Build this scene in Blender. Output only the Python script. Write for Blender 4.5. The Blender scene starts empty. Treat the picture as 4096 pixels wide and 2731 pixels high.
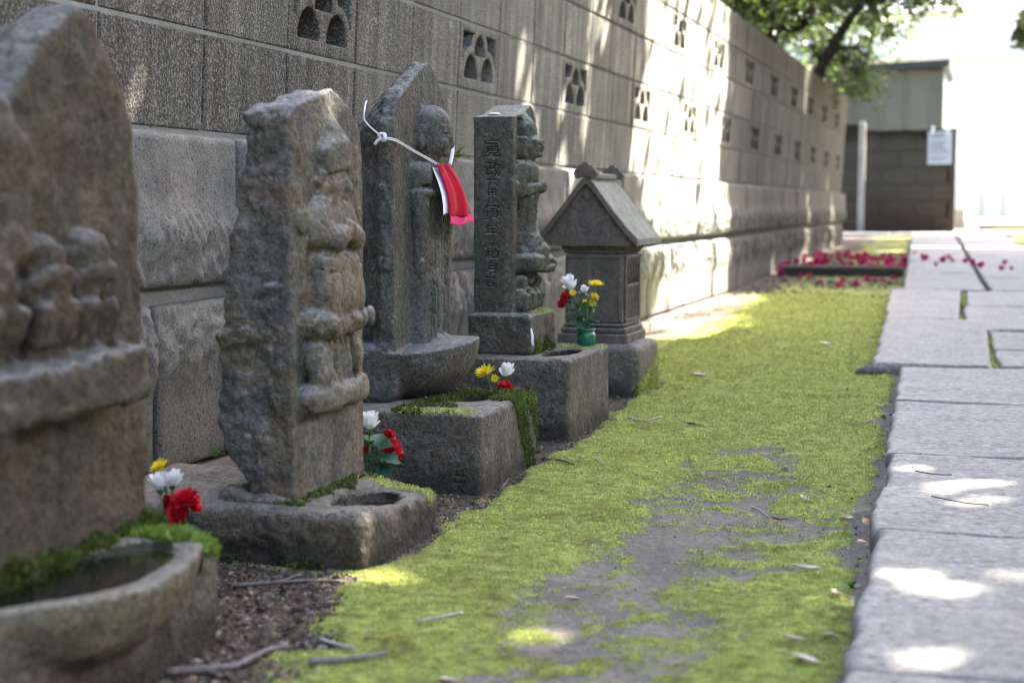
import bpy, math, random
import numpy as np
import openvdb
from mathutils import Vector, Matrix

SC = bpy.context.scene
COL = SC.collection
R = math.radians
random.seed(5)
RNG = np.random.default_rng(7)

# ------------------------------------------------------------------ camera, sky, sun, exposure
SUN_DIR = np.array([0.58, 0.68, 1.0]); SUN_DIR /= np.linalg.norm(SUN_DIR)     # towards the sun
cam_d = bpy.data.cameras.new('camera'); cam = bpy.data.objects.new('camera', cam_d); COL.objects.link(cam)
cam.location = (1.5342, 0.0, 0.57)
cam.rotation_euler = (math.pi / 2 - 0.0829, 0.0, 0.2887)
cam_d.sensor_width = 36.0; cam_d.lens = 56.71; cam_d.clip_start = 0.05; cam_d.clip_end = 400
cam_d.dof.use_dof = True; cam_d.dof.focus_distance = 3.42; cam_d.dof.aperture_fstop = 4.0
cam_d.dof.aperture_blades = 9
SC.camera = cam

world = bpy.data.worlds.new('World'); SC.world = world; world.use_nodes = True
wn = world.node_tree.nodes; wl = world.node_tree.links
sky = wn.new('ShaderNodeTexSky'); sky.sky_type = 'NISHITA'; sky.sun_disc = False
sky.sun_elevation = math.asin(SUN_DIR[2]); sky.sun_rotation = math.atan2(SUN_DIR[0], SUN_DIR[1])
sky.air_density = 0.8; sky.dust_density = 4.0; sky.ozone_density = 0.3
wn['Background'].inputs['Strength'].default_value = 0.09
wl.new(sky.outputs['Color'], wn['Background'].inputs['Color'])

sun_d = bpy.data.lights.new('sun', 'SUN'); sun_d.energy = 5.0; sun_d.angle = R(0.55); sun_d.color = (1.0, 0.93, 0.80)
sun = bpy.data.objects.new('sun', sun_d); COL.objects.link(sun)
sun.rotation_euler = Vector(SUN_DIR).to_track_quat('Z', 'Y').to_euler()
sun.location = (8, 20, 26)

SC.view_settings.view_transform = 'Standard'; SC.view_settings.look = 'None'
SC.view_settings.exposure = 4.0; SC.view_settings.gamma = 1.0
SC.render.engine = 'CYCLES'
SC.cycles.max_bounces = 6; SC.cycles.diffuse_bounces = 4; SC.cycles.glossy_bounces = 3
SC.cycles.transmission_bounces = 4; SC.cycles.transparent_max_bounces = 6
SC.cycles.use_adaptive_sampling = True; SC.cycles.adaptive_threshold = 0.012; SC.cycles.filter_width = 1.0
SC.cycles.sample_clamp_indirect = 6.0

# ------------------------------------------------------------------ object helpers
def link(o, parent=None):
    COL.objects.link(o)
    if parent is not None: o.parent = parent
    return o

def meta(o, label=None, cat=None, group=None, kind=None):
    if label: o['label'] = label
    if cat: o['category'] = cat
    if group: o['group'] = group
    if kind: o['kind'] = kind
    return o

def thing(name, loc, label, cat, group=None, kind=None, rz=0.0):
    o = bpy.data.objects.new(name, None); o.empty_display_size = 0.1
    o.location = loc; o.rotation_euler = (0, 0, rz)
    link(o); return meta(o, label, cat, group, kind)

def mesh_np(name, V, F, smooth=True):
    """fast mesh from an (n,3) vertex array and an (m,3|4) face array"""
    V = np.asarray(V, np.float32); F = np.asarray(F, np.int32)
    me = bpy.data.meshes.new(name); k = F.shape[1]
    me.vertices.add(len(V)); me.vertices.foreach_set('co', V.ravel())
    me.loops.add(F.size); me.loops.foreach_set('vertex_index', F.ravel())
    me.polygons.add(len(F)); me.polygons.foreach_set('loop_start', np.arange(0, F.size, k, dtype=np.int32))
    me.polygons.foreach_set('use_smooth', np.full(len(F), smooth, bool))
    me.update(calc_edges=True)
    return me

def ob(name, me, mat=None, parent=None, loc=None, **kw):
    o = bpy.data.objects.new(name, me)
    if mat is not None and me is not None and len(me.materials) == 0: me.materials.append(mat)
    if loc is not None: o.location = loc
    link(o, parent); meta(o, **kw); return o

def copy_part(o, parent, loc=None, name=None):
    c = o.copy(); COL.objects.link(c); c.parent = parent
    if loc is not None: c.location = loc
    return c

class MB:
    """collects polygons; build() links them as one mesh object"""
    def __init__(s): s.v = []; s.f = []
    def add(s, V, F):
        n = len(s.v); s.v += [tuple(p) for p in V]; s.f += [tuple(i + n for i in f) for f in F]; return s
    def box(s, lo, hi, bev=0.0):
        x0, y0, z0 = lo; x1, y1, z1 = hi; b = bev
        if b <= 0:
            V = [(x, y, z) for x in (x0, x1) for y in (y0, y1) for z in (z0, z1)]
            F = [(0, 1, 3, 2), (4, 6, 7, 5), (0, 4, 5, 1), (2, 3, 7, 6), (0, 2, 6, 4), (1, 5, 7, 3)]
            return s.add(V, F)
        V = []; idx = {}
        for i, x in enumerate((x0, x1)):
            for j, y in enumerate((y0, y1)):
                for k, z in enumerate((z0, z1)):
                    sx, sy, sz = (1, -1)[i], (1, -1)[j], (1, -1)[k]
                    idx[i, j, k, 0] = len(V); V.append((x, y + sy * b, z + sz * b))
                    idx[i, j, k, 1] = len(V); V.append((x + sx * b, y, z + sz * b))
                    idx[i, j, k, 2] = len(V); V.append((x + sx * b, y + sy * b, z))
        F = []
        for i in (0, 1):
            q = [idx[i, a, c, 0] for a, c in ((0, 0), (1, 0), (1, 1), (0, 1))]; F.append(q if i else q[::-1])
            q = [idx[a, i, c, 1] for a, c in ((0, 0), (0, 1), (1, 1), (1, 0))]; F.append(q if i else q[::-1])
            q = [idx[a, c, i, 2] for a, c in ((0, 0), (1, 0), (1, 1), (0, 1))]; F.append(q if i else q[::-1])
        for a in (0, 1):
            for c in (0, 1):
                q = [idx[a, c, 0, 0], idx[a, c, 0, 1], idx[a, c, 1, 1], idx[a, c, 1, 0]]; F.append(q if (a + c) % 2 else q[::-1])
                q = [idx[a, 0, c, 0], idx[a, 0, c, 2], idx[a, 1, c, 2], idx[a, 1, c, 0]]; F.append(q[::-1] if (a + c) % 2 else q)
                q = [idx[0, a, c, 1], idx[0, a, c, 2], idx[1, a, c, 2], idx[1, a, c, 1]]; F.append(q if (a + c) % 2 else q[::-1])
                for e in (0, 1):
                    t = [idx[a, c, e, 0], idx[a, c, e, 1], idx[a, c, e, 2]]; F.append(t if (a + c + e) % 2 else t[::-1])
        return s.add(V, F)
    def tube(s, pts, rad, n=8, cap=True, squash=1.0):
        pts = [Vector(p) for p in pts]; m = len(pts)
        if not hasattr(rad, '__len__'): rad = [rad] * m
        V = []; prev = None
        for i, p in enumerate(pts):
            t = (pts[min(i + 1, m - 1)] - pts[max(i - 1, 0)]).normalized()
            if prev is None:
                a = t.orthogonal().normalized()
            else:
                a = (prev - t * prev.dot(t)).normalized()
            prev = a; b = t.cross(a)
            for k in range(n):
                w = 2 * math.pi * k / n
                V.append(p + (a * math.cos(w) + b * math.sin(w) * squash) * rad[i])
        F = []
        for i in range(m - 1):
            for k in range(n):
                k2 = (k + 1) % n
                F.append((i * n + k, i * n + k2, (i + 1) * n + k2, (i + 1) * n + k))
        if cap:
            F.append(tuple(range(n - 1, -1, -1))); F.append(tuple((m - 1) * n + k for k in range(n)))
        return s.add(V, F)
    def lathe(s, prof, c, n=24):
        V = []; m = len(prof)
        for r, z in prof:
            for k in range(n):
                w = 2 * math.pi * k / n; V.append((c[0] + r * math.cos(w), c[1] + r * math.sin(w), c[2] + z))
        F = [(i * n + k, i * n + (k + 1) % n, (i + 1) * n + (k + 1) % n, (i + 1) * n + k) for i in range(m - 1) for k in range(n)]
        return s.add(V, F)
    def build(s, name, mat, parent=None, smooth=False, loc=None, off=(0, 0, 0), **kw):
        me = bpy.data.meshes.new(name)
        me.from_pydata([(p[0] - off[0], p[1] - off[1], p[2] - off[2]) for p in s.v], [], s.f)
        if smooth: me.polygons.foreach_set('use_smooth', [True] * len(me.polygons))
        me.update()
        return ob(name, me, mat, parent, loc, **kw)

def smooth_path(pts, n=6):
    """Catmull-Rom through the points"""
    P = [np.array(p, float) for p in pts]; P = [2 * P[0] - P[1]] + P + [2 * P[-1] - P[-2]]; out = []
    for i in range(1, len(P) - 2):
        for k in range(n):
            t = k / n; a, b, c, d = P[i - 1:i + 3]
            out.append(0.5 * (2 * b + (c - a) * t + (2 * a - 5 * b + 4 * c - d) * t * t + (3 * b - a - 3 * c + d) * t ** 3))
    out.append(P[-2]); return [tuple(p) for p in out]

# ------------------------------------------------------------------ numpy noise
def _w(c, cell, c0):
    u = (c - c0) / cell; i = np.floor(u).astype(int); f = u - i; n = i.max() + 5
    W = np.zeros((len(c), n), np.float32); r = np.arange(len(c))
    W[r, i + 0] = (1 - f) ** 3 / 6; W[r, i + 1] = (3 * f ** 3 - 6 * f * f + 4) / 6
    W[r, i + 2] = (-3 * f ** 3 + 3 * f * f + 3 * f + 1) / 6; W[r, i + 3] = f ** 3 / 6
    return W
def gnoise(axes, cell, seed, octaves=1, gain=0.5, ridge=False):
    """smooth lattice noise on a regular grid (1, 2 or 3 axes), about -1..1; cell: a size or one per axis"""
    tot = 0; amp = 1.0; rng = np.random.default_rng(seed); nrm = 0
    cell = [cell] * len(axes) if not hasattr(cell, '__len__') else list(cell)
    for o in range(octaves):
        Ws = [_w(a, c / 2 ** o, a[0] - c * 0.37) for a, c in zip(axes, cell)]
        L = rng.uniform(-1, 1, [w.shape[1] for w in Ws]).astype(np.float32) * 1.9
        for k, w in enumerate(Ws):
            L = np.moveaxis(np.tensordot(w, L, axes=(1, k)), 0, k)
        if ridge: L = 1 - 2 * np.abs(L)
        tot = tot + amp * L; nrm += amp; amp *= gain
    return tot / nrm
def pnoise(x, y, cell, seed, octaves=1):
    """2-D lattice noise at scattered points"""
    tot = 0; amp = 1; nrm = 0
    for o in range(octaves):
        c = cell / 2 ** o; rng = np.random.default_rng(seed + 77 * o); N = 256; L = rng.uniform(-1, 1, (N, N))
        u = x / c + 1000.3; v = y / c + 1000.7; i = np.floor(u).astype(int); j = np.floor(v).astype(int)
        f = u - i; g = v - j; f = f * f * (3 - 2 * f); g = g * g * (3 - 2 * g)
        a = L[i % N, j % N]; b = L[(i + 1) % N, j % N]; c2 = L[i % N, (j + 1) % N]; d = L[(i + 1) % N, (j + 1) % N]
        tot = tot + amp * ((a * (1 - f) + b * f) * (1 - g) + (c2 * (1 - f) + d * f) * g); nrm += amp; amp *= 0.5
    return tot / nrm
def sstep(a, b, x):
    t = np.clip((x - a) / (b - a), 0, 1); return t * t * (3 - 2 * t)

# ------------------------------------------------------------------ volume carving
class Carve:
    def __init__(s, lo, hi, h):
        s.lo = np.array(lo, float); s.h = h
        s.ax = [np.arange(lo[k], hi[k] + h, h).astype(np.float32) for k in range(3)]
        s.X = s.ax[0][:, None, None]; s.Y = s.ax[1][None, :, None]; s.Z = s.ax[2][None, None, :]
        s.shape = tuple(len(a) for a in s.ax)
        s.d = np.full(s.shape, 0.2, np.float32); s.lab = np.zeros(s.shape, np.int8)
    def sl(s, c, ext):
        out = []
        for k in range(3):
            a = int(max(0, (c[k] - ext[k] - s.lo[k]) / s.h)); b = int(min(s.shape[k], (c[k] + ext[k] - s.lo[k]) / s.h + 2))
            out.append(slice(a, max(a, b)))
        return tuple(out)
    def put(s, f, c, ext, lab=0, k=0.006, cut=False, free=None):
        sl = s.sl(c, [e + 0.03 for e in ext])
        X = s.X[sl[0]]; Y = s.Y[:, sl[1]]; Z = s.Z[:, :, sl[2]]
        if 0 in [X.size, Y.size, Z.size]: return
        e = f(X, Y, Z); d = s.d[sl]
        if cut:
            e = -e; h = np.clip(0.5 - 0.5 * (d - e) / k, 0, 1); s.d[sl] = d * (1 - h) + e * h + k * h * (1 - h)
        else:
            if lab is not None: s.lab[sl] = np.where(e < d + 0.0008, lab, s.lab[sl])
            h = np.clip(0.5 + 0.5 * (d - e) / k, 0, 1); s.d[sl] = d * (1 - h) + e * h - k * h * (1 - h)
    def ell(s, c, r, lab=0, k=0.006, rot=(0, 0, 0), cut=False):
        from mathutils import Euler
        M = np.array(Euler([R(a) for a in rot]).to_matrix()).T
        def f(X, Y, Z):
            x, y, z = X - c[0], Y - c[1], Z - c[2]
            if any(rot):
                x, y, z = [M[i, 0] * x + M[i, 1] * y + M[i, 2] * z for i in range(3)]
            k0 = np.sqrt((x / r[0]) ** 2 + (y / r[1]) ** 2 + (z / r[2]) ** 2) + 1e-6
            k1 = np.sqrt((x / r[0] ** 2) ** 2 + (y / r[1] ** 2) ** 2 + (z / r[2] ** 2) ** 2) + 1e-6
            return k0 * (k0 - 1) / k1
        m = max(r) if any(rot) else None
        s.put(f, c, [m] * 3 if m else r, lab, k, cut)
    def cap(s, a, b, ra, rb=None, lab=0, k=0.006, cut=False):
        rb = ra if rb is None else rb
        a = np.array(a, float); b = np.array(b, float); ba = b - a; L2 = float(ba @ ba) + 1e-9
        def f(X, Y, Z):
            t = np.clip(((X - a[0]) * ba[0] + (Y - a[1]) * ba[1] + (Z - a[2]) * ba[2]) / L2, 0, 1)
            return np.sqrt((X - a[0] - t * ba[0]) ** 2 + (Y - a[1] - t * ba[1]) ** 2 + (Z - a[2] - t * ba[2]) ** 2) - (ra + (rb - ra) * t)
        s.put(f, (a + b) / 2, np.abs(ba) / 2 + max(ra, rb), lab, k, cut)
    def line(s, pts, r, lab=0, k=0.004, cut=False):
        for a, b in zip(pts[:-1], pts[1:]): s.cap(a, b, r, r, lab, k, cut)
    def box(s, lo, hi, rnd=0.01, lab=0, k=0.006, cut=False, skew=None):
        c = (np.array(lo, float) + np.array(hi, float)) / 2; hf = (np.array(hi, float) - np.array(lo, float)) / 2 - rnd
        def f(X, Y, Z):
            zz = Z - c[2] - (skew(X, Y) if skew else 0)
            q = [np.abs(X - c[0]) - hf[0], np.abs(Y - c[1]) - hf[1], np.abs(zz) - hf[2]]
            o = np.sqrt(sum(np.maximum(v, 0) ** 2 for v in q))
            return o + np.minimum(np.maximum(np.maximum(q[0], q[1]), q[2]), 0) - rnd
        s.put(f, c, hf + rnd, lab, k, cut)
    def slab(s, poly, x0, x1, lab=0, taper=0.0, taper_at=0.05, rnd=0.008, k=0.006, face=None):
        """prism over a (y,z) outline between depths x0 (back) and x1 (front), the back drawn in by taper"""
        P = np.array(poly, float); Y, Z = s.ax[1][:, None], s.ax[2][None, :]
        d = np.full((len(s.ax[1]), len(s.ax[2])), 1e9); ins = np.zeros(d.shape, bool)
        for i in range(len(P)):
            a, b = P[i], P[(i + 1) % len(P)]; e = b - a
            t = np.clip(((Y - a[0]) * e[0] + (Z - a[1]) * e[1]) / (e @ e), 0, 1)
            d = np.minimum(d, (Y - a[0] - t * e[0]) ** 2 + (Z - a[1] - t * e[1]) ** 2)
            c = ((a[1] > Z) != (b[1] > Z)) & (Y < (b[0] - a[0]) * (Z - a[1]) / (b[1] - a[1] + 1e-12) + a[0]); ins ^= c
        d2 = (np.sqrt(d) * np.where(ins, -1, 1)).astype(np.float32)[None]
        xf = x1 if face is None else x1 + face(s.Y, s.Z)
        a = d2 + np.maximum(0, x1 - taper_at - s.X) * taper + rnd; b = np.maximum(s.X - xf, x0 - s.X) + rnd
        e = np.sqrt(np.maximum(a, 0) ** 2 + np.maximum(b, 0) ** 2) + np.minimum(np.maximum(a, b), 0) - rnd
        s.lab = np.where(e < s.d, np.int8(lab), s.lab)
        h = np.clip(0.5 + 0.5 * (s.d - e) / k, 0, 1); s.d = (s.d * (1 - h) + e * h - k * h * (1 - h)).astype(np.float32)
    def noise(s, cell, seed, octaves=3, gain=0.5, ridge=False): return gnoise(s.ax, cell, seed, octaves, gain, ridge)
    def mesh(s, org):
        """(verts relative to org, quads, label per quad, vertex normals)"""
        d = s.d.copy()
        for k in range(3):
            i = [slice(None)] * 3
            for e in (0, -1):
                i[k] = e; d[tuple(i)] = np.maximum(d[tuple(i)], s.h * 0.5)
        g = openvdb.FloatGrid(background=0.2); g.copyFromArray(np.ascontiguousarray(d))
        P, Q = g.convertToQuads(0.0)
        c = P[Q].mean(1); i = np.clip(np.round(c).astype(int), 0, np.array(s.shape) - 1)
        return (s.lo + P * s.h - np.array(org)).astype(np.float32), Q.astype(np.int32), s.lab[i[:, 0], i[:, 1], i[:, 2]]
    def wet(s, fn, lab):
        """the hollow of a basin becomes a part of its own"""
        s.lab = np.where(fn(s.X, s.Y, s.Z), np.int8(lab), s.lab)
    def parts(s, root, org, spec, mat):
        """one mesh per label; spec: {label: (name, parent label or None)}; seams keep the normals of the whole stone"""
        V, Q, L = s.mesh(org)
        if getattr(s, 'post', None): V = s.post(V + np.array(org, np.float32)) - np.array(org, np.float32)
        V = V.astype(np.float32); whole = mesh_np('whole', V, Q); N = np.empty(len(V) * 3, np.float32)
        whole.vertex_normals.foreach_get('vector', N); N = N.reshape(-1, 3); bpy.data.meshes.remove(whole)
        made = {}
        for lab, (nm, par) in spec.items():
            q = Q[L == lab]
            if len(q) == 0: continue
            u, inv = np.unique(q, return_inverse=True)
            me = mesh_np(nm, V[u], inv.reshape(q.shape)); me.normals_split_custom_set_from_vertices(N[u])
            made[lab] = ob(nm, me, mat if not isinstance(mat, dict) else mat.get(lab, mat[0]), made[par] if par is not None else root)
        return made, V, N

# ------------------------------------------------------------------ materials
class NT:
    def __init__(s, name, rough=0.9, spec=0.3):
        s.m = bpy.data.materials.new(name); s.m.use_nodes = True; s.t = s.m.node_tree
        s.b = s.t.nodes['Principled BSDF']; s.out = s.t.nodes['Material Output']
        s.b.inputs['Roughness'].default_value = rough; s.b.inputs['Specular IOR Level'].default_value = spec
    def put(s, sock, v):
        if v is None: return
        if isinstance(v, bpy.types.NodeSocket): s.t.links.new(v, sock)
        elif hasattr(v, '__len__') and len(v) == 3 and sock.type == 'RGBA': sock.default_value = (*v, 1)
        else: sock.default_value = v
    def n(s, typ, inp=(), **props):
        nd = s.t.nodes.new('ShaderNode' + typ)
        for k, v in props.items(): setattr(nd, k, v)
        for k, v in dict(inp).items(): s.put(nd.inputs[k], v)
        return nd
    def coord(s, kind='Object'): return s.n('TexCoord').outputs[kind]
    def pos(s): return s.n('NewGeometry').outputs['Position']
    def sep(s, v):
        o = s.n('SeparateXYZ', {0: v}).outputs; return o[0], o[1], o[2]
    def scale(s, v, k): return s.n('VectorMath', {0: v, 1: k}, operation='MULTIPLY').outputs[0]
    def vadd(s, v, k): return s.n('VectorMath', {0: v, 1: k}, operation='ADD').outputs[0]
    def noise(s, v, sc, det=4.0, ro=0.55, dist=0.0): return s.n('TexNoise', {'Vector': v, 'Scale': sc, 'Detail': det, 'Roughness': ro, 'Distortion': dist}).outputs['Fac']
    def vor(s, v, sc, feat='F1'): return s.n('TexVoronoi', {'Vector': v, 'Scale': sc}, feature=feat).outputs['Distance']
    def ramp(s, f, lo, hi, a=0.0, b=1.0): return s.n('MapRange', {0: f, 1: lo, 2: hi, 3: a, 4: b}, interpolation_type='SMOOTHSTEP').outputs[0]
    def math(s, op, a, b=0.0): return s.n('Math', {0: a, 1: b}, operation=op).outputs[0]
    def mix(s, f, a, b, mode='MIX'):
        nd = s.n('Mix', data_type='RGBA', blend_type=mode, clamp_factor=True)
        s.put(nd.inputs[0], f); s.put(nd.inputs[6], a); s.put(nd.inputs[7], b); return nd.outputs[2]
    def gain(s, col, f): return s.n('VectorMath', {0: col, 'Scale': f}, operation='SCALE').outputs[0]
    def bump(s, h, st=0.5, dist=0.003, prev=None):
        return s.n('Bump', {'Height': h, 'Strength': st, 'Distance': dist, 'Normal': prev}).outputs[0]
    def done(s, col=None, rough=None, nor=None):
        s.put(s.b.inputs['Base Color'], col); s.put(s.b.inputs['Roughness'], rough); s.put(s.b.inputs['Normal'], nor); return s.m
    def leafy(s, col, tr, rough=0.6, nor=None, w=0.4, gloss=0.06):
        """thin leaf or petal: light passes through"""
        d = s.n('BsdfDiffuse', {'Color': col, 'Normal': nor}).outputs[0]; t = s.n('BsdfTranslucent', {'Color': tr, 'Normal': nor}).outputs[0]
        g = s.n('BsdfGlossy', {'Color': (1, 1, 1), 'Roughness': rough * 0.7}).outputs[0]
        a = s.n('MixShader', {0: w, 1: d, 2: t}).outputs[0]; a = s.n('MixShader', {0: gloss, 1: a, 2: g}).outputs[0]
        s.t.links.new(a, s.out.inputs[0]); return s.m

def stone_mat(name, dark, light, warm=(0.16, 0.10, 0.06), w_amt=0.4, green=(0.10, 0.115, 0.075), g_amt=0.4, top=(0.30, 0.31, 0.32), t_amt=0.5, lichen=0.15, grain=0.5, bump=0.6, damp=None, k_all=0.55, rough=None):
    s = NT(name, 0.88, 0.25); v = s.coord()
    broad = s.noise(v, 7.0, 5, 0.6, 0.6); mid = s.noise(s.vadd(v, (3.1, 1.7, 9.2)), 20.0, 6, 0.7); fine = s.noise(v, 125.0, 4, 0.7); pit = s.noise(s.vadd(v, (7, 2, 1)), 58.0, 4, 0.65)
    c = s.mix(s.ramp(mid, 0.3, 0.72), dark, light)
    c = s.mix(s.math('MULTIPLY', s.ramp(broad, 0.46, 0.62), w_amt), c, warm)
    c = s.mix(s.math('MULTIPLY', s.ramp(s.noise(s.vadd(v, (5.5, 8.1, 2.2)), 10.0, 5, 0.65), 0.46, 0.60), g_amt), c, green)
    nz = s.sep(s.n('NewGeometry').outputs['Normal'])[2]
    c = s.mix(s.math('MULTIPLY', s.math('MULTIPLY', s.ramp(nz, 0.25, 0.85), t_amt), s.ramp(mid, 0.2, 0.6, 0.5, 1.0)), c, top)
    c = s.mix(s.math('MULTIPLY', s.ramp(s.noise(s.vadd(v, (1.3, 4.4, 6.6)), 26.0, 5, 0.7), 0.60, 0.66), s.math('MULTIPLY', lichen, s.ramp(broad, 0.40, 0.60, 0.3, 2.6))), c, (0.34, 0.37, 0.31))
    if damp is not None:                                              # rising damp near the foot of the stone
        z = s.sep(s.pos())[2]
        c = s.mix(s.math('MULTIPLY', s.ramp(s.math('ADD', z, s.math('MULTIPLY', mid, 0.09)), damp, damp + 0.08, 0.75, 0.0), 1.0), c, (0.022, 0.02, 0.016))
    c = s.scale(c, (k_all * 1.06, k_all * 1.02, k_all * 0.94)); c = s.gain(c, s.ramp(fine, 0.25, 0.75, 1.0 - grain, 1.0 + grain * 0.7))
    c = s.gain(c, s.ramp(pit, 0.30, 0.44, 1.0 - grain * 0.9, 1.0)); c = s.mix(s.math('MULTIPLY', s.ramp(s.noise(s.scale(v, (9.0, 9.0, 1.3)), 3.0, 4, 0.6), 0.50, 0.70), 0.45), c, s.gain(c, 1.7))
    nb = s.bump(fine, bump * 0.8, 0.004); nb = s.bump(pit, bump * 1.0, 0.008, nb); nb = s.bump(mid, bump * 0.8, 0.020, nb)
    return s.done(c, rough, nb)

def concrete_mat():
    s = NT('block_concrete', 0.93, 0.2); o = s.coord(); p = s.pos(); rnd = s.n('ObjectInfo').outputs['Random']
    v = s.vadd(o, s.n('CombineXYZ', {0: s.math('MULTIPLY', rnd, 13.0), 1: s.math('MULTIPLY', rnd, 7.0), 2: s.math('MULTIPLY', rnd, 29.0)}).outputs[0])
    px, py, pz = s.sep(p)
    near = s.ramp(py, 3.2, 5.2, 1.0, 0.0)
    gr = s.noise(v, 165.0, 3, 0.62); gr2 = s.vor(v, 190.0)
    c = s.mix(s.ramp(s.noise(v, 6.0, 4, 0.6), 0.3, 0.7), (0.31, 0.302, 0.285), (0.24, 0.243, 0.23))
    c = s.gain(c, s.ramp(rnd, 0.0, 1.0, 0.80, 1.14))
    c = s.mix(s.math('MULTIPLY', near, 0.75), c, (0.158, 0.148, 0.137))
    streak = s.noise(s.scale(p, (1, 11.0, 0.7)), 1.6, 5, 0.62)
    c = s.gain(c, s.ramp(streak, 0.32, 0.70, 0.62, 1.24)); c = s.gain(c, s.ramp(s.noise(s.scale(p, (1, 2.2, 1.6)), 1.1, 5, 0.65), 0.35, 0.65, 0.82, 1.12))
    c = s.mix(s.math('MULTIPLY', s.ramp(s.noise(s.scale(p, (1, 4.0, 1.4)), 1.7, 4, 0.6), 0.46, 0.68), 0.4), c, (0.16, 0.195, 0.165))      # algae
    ef = s.math('MULTIPLY', s.ramp(s.noise(s.vadd(s.scale(p, (1, 2.6, 3.2)), (0, 1.35, 0.6)), 1.5, 5, 0.7), 0.60, 0.72), s.ramp(gr, 0.40, 0.55))
    c = s.mix(s.math('MULTIPLY', ef, 0.6), c, (0.48, 0.47, 0.50))                                                                       # lime bloom
    # moss stains on the upper rows at the far end
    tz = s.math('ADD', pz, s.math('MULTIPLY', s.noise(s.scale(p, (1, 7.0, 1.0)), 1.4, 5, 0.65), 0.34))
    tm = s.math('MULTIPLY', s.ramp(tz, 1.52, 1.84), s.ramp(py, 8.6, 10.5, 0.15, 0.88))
    c = s.gain(c, s.ramp(py, 9.0, 11.0, 1.0, 0.34)); c = s.mix(tm, c, (0.04, 0.037, 0.02))  # far blocks darkened first: tree shade painted into the colour
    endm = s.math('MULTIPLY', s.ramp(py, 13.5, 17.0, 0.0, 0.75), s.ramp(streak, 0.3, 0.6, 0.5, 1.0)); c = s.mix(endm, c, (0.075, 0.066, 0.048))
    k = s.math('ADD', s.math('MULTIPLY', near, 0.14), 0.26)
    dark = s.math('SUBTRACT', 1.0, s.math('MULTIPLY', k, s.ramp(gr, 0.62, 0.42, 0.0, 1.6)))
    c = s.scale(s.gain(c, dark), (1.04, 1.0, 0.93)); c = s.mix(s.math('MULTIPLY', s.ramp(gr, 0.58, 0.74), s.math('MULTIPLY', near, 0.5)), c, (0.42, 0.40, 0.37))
    nb = s.bump(gr, 0.85, 0.005); nb = s.bump(gr2, 0.35, 0.003, nb)
    return s.done(c, None, nb)

def base_mat():
    s = NT('rusticated_stone', 0.92, 0.2); p = s.pos(); px, py, pz = s.sep(p)
    mid = s.noise(p, 16.0, 5, 0.62); fine = s.noise(p, 210.0, 3, 0.6); pits = s.vor(s.vadd(p, (1.1, 0, 0)), 46.0)
    c = s.mix(s.ramp(mid, 0.3, 0.7), (0.20, 0.196, 0.178), (0.14, 0.132, 0.12))
    c = s.mix(s.math('MULTIPLY', s.ramp(s.noise(s.vadd(p, (4, 4, 4)), 4.5, 4, 0.6), 0.46, 0.68), 0.55), c, (0.155, 0.175, 0.15))
    c = s.mix(s.math('MULTIPLY', s.ramp(s.noise(s.scale(p, (1, 3.2, 0.7)), 2.2, 5, 0.6), 0.5, 0.7), 0.5), c, (0.29, 0.245, 0.205))
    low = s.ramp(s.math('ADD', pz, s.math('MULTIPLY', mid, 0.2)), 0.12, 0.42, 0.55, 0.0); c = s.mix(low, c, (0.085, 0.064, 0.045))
    far = s.math('MULTIPLY', s.ramp(py, 9.0, 11.5, 0.0, 0.85), s.ramp(mid, 0.3, 0.6, 0.75, 1.0)); c = s.mix(far, c, (0.05, 0.043, 0.032))  # far stones darkened too, shade painted into the colour
    c = s.gain(c, s.ramp(pits, 0.06, 0.22, 0.6, 1.0)); c = s.gain(c, s.ramp(fine, 0.3, 0.7, 0.66, 1.3))
    nb = s.bump(fine, 0.5, 0.003); nb = s.bump(s.ramp(pits, 0.05, 0.22), 0.35, 0.004, nb); nb = s.bump(mid, 0.4, 0.02, nb)
    return s.done(c, None, nb)

def mortar_mat():
    s = NT('mortar', 0.95, 0.1); p = s.pos()
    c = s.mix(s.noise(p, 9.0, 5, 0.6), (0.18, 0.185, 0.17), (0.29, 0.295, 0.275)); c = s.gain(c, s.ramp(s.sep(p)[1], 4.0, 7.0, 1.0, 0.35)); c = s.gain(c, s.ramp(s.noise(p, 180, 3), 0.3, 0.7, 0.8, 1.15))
    return s.done(c, None, s.bump(s.noise(p, 150, 3), 0.4, 0.002))

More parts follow.
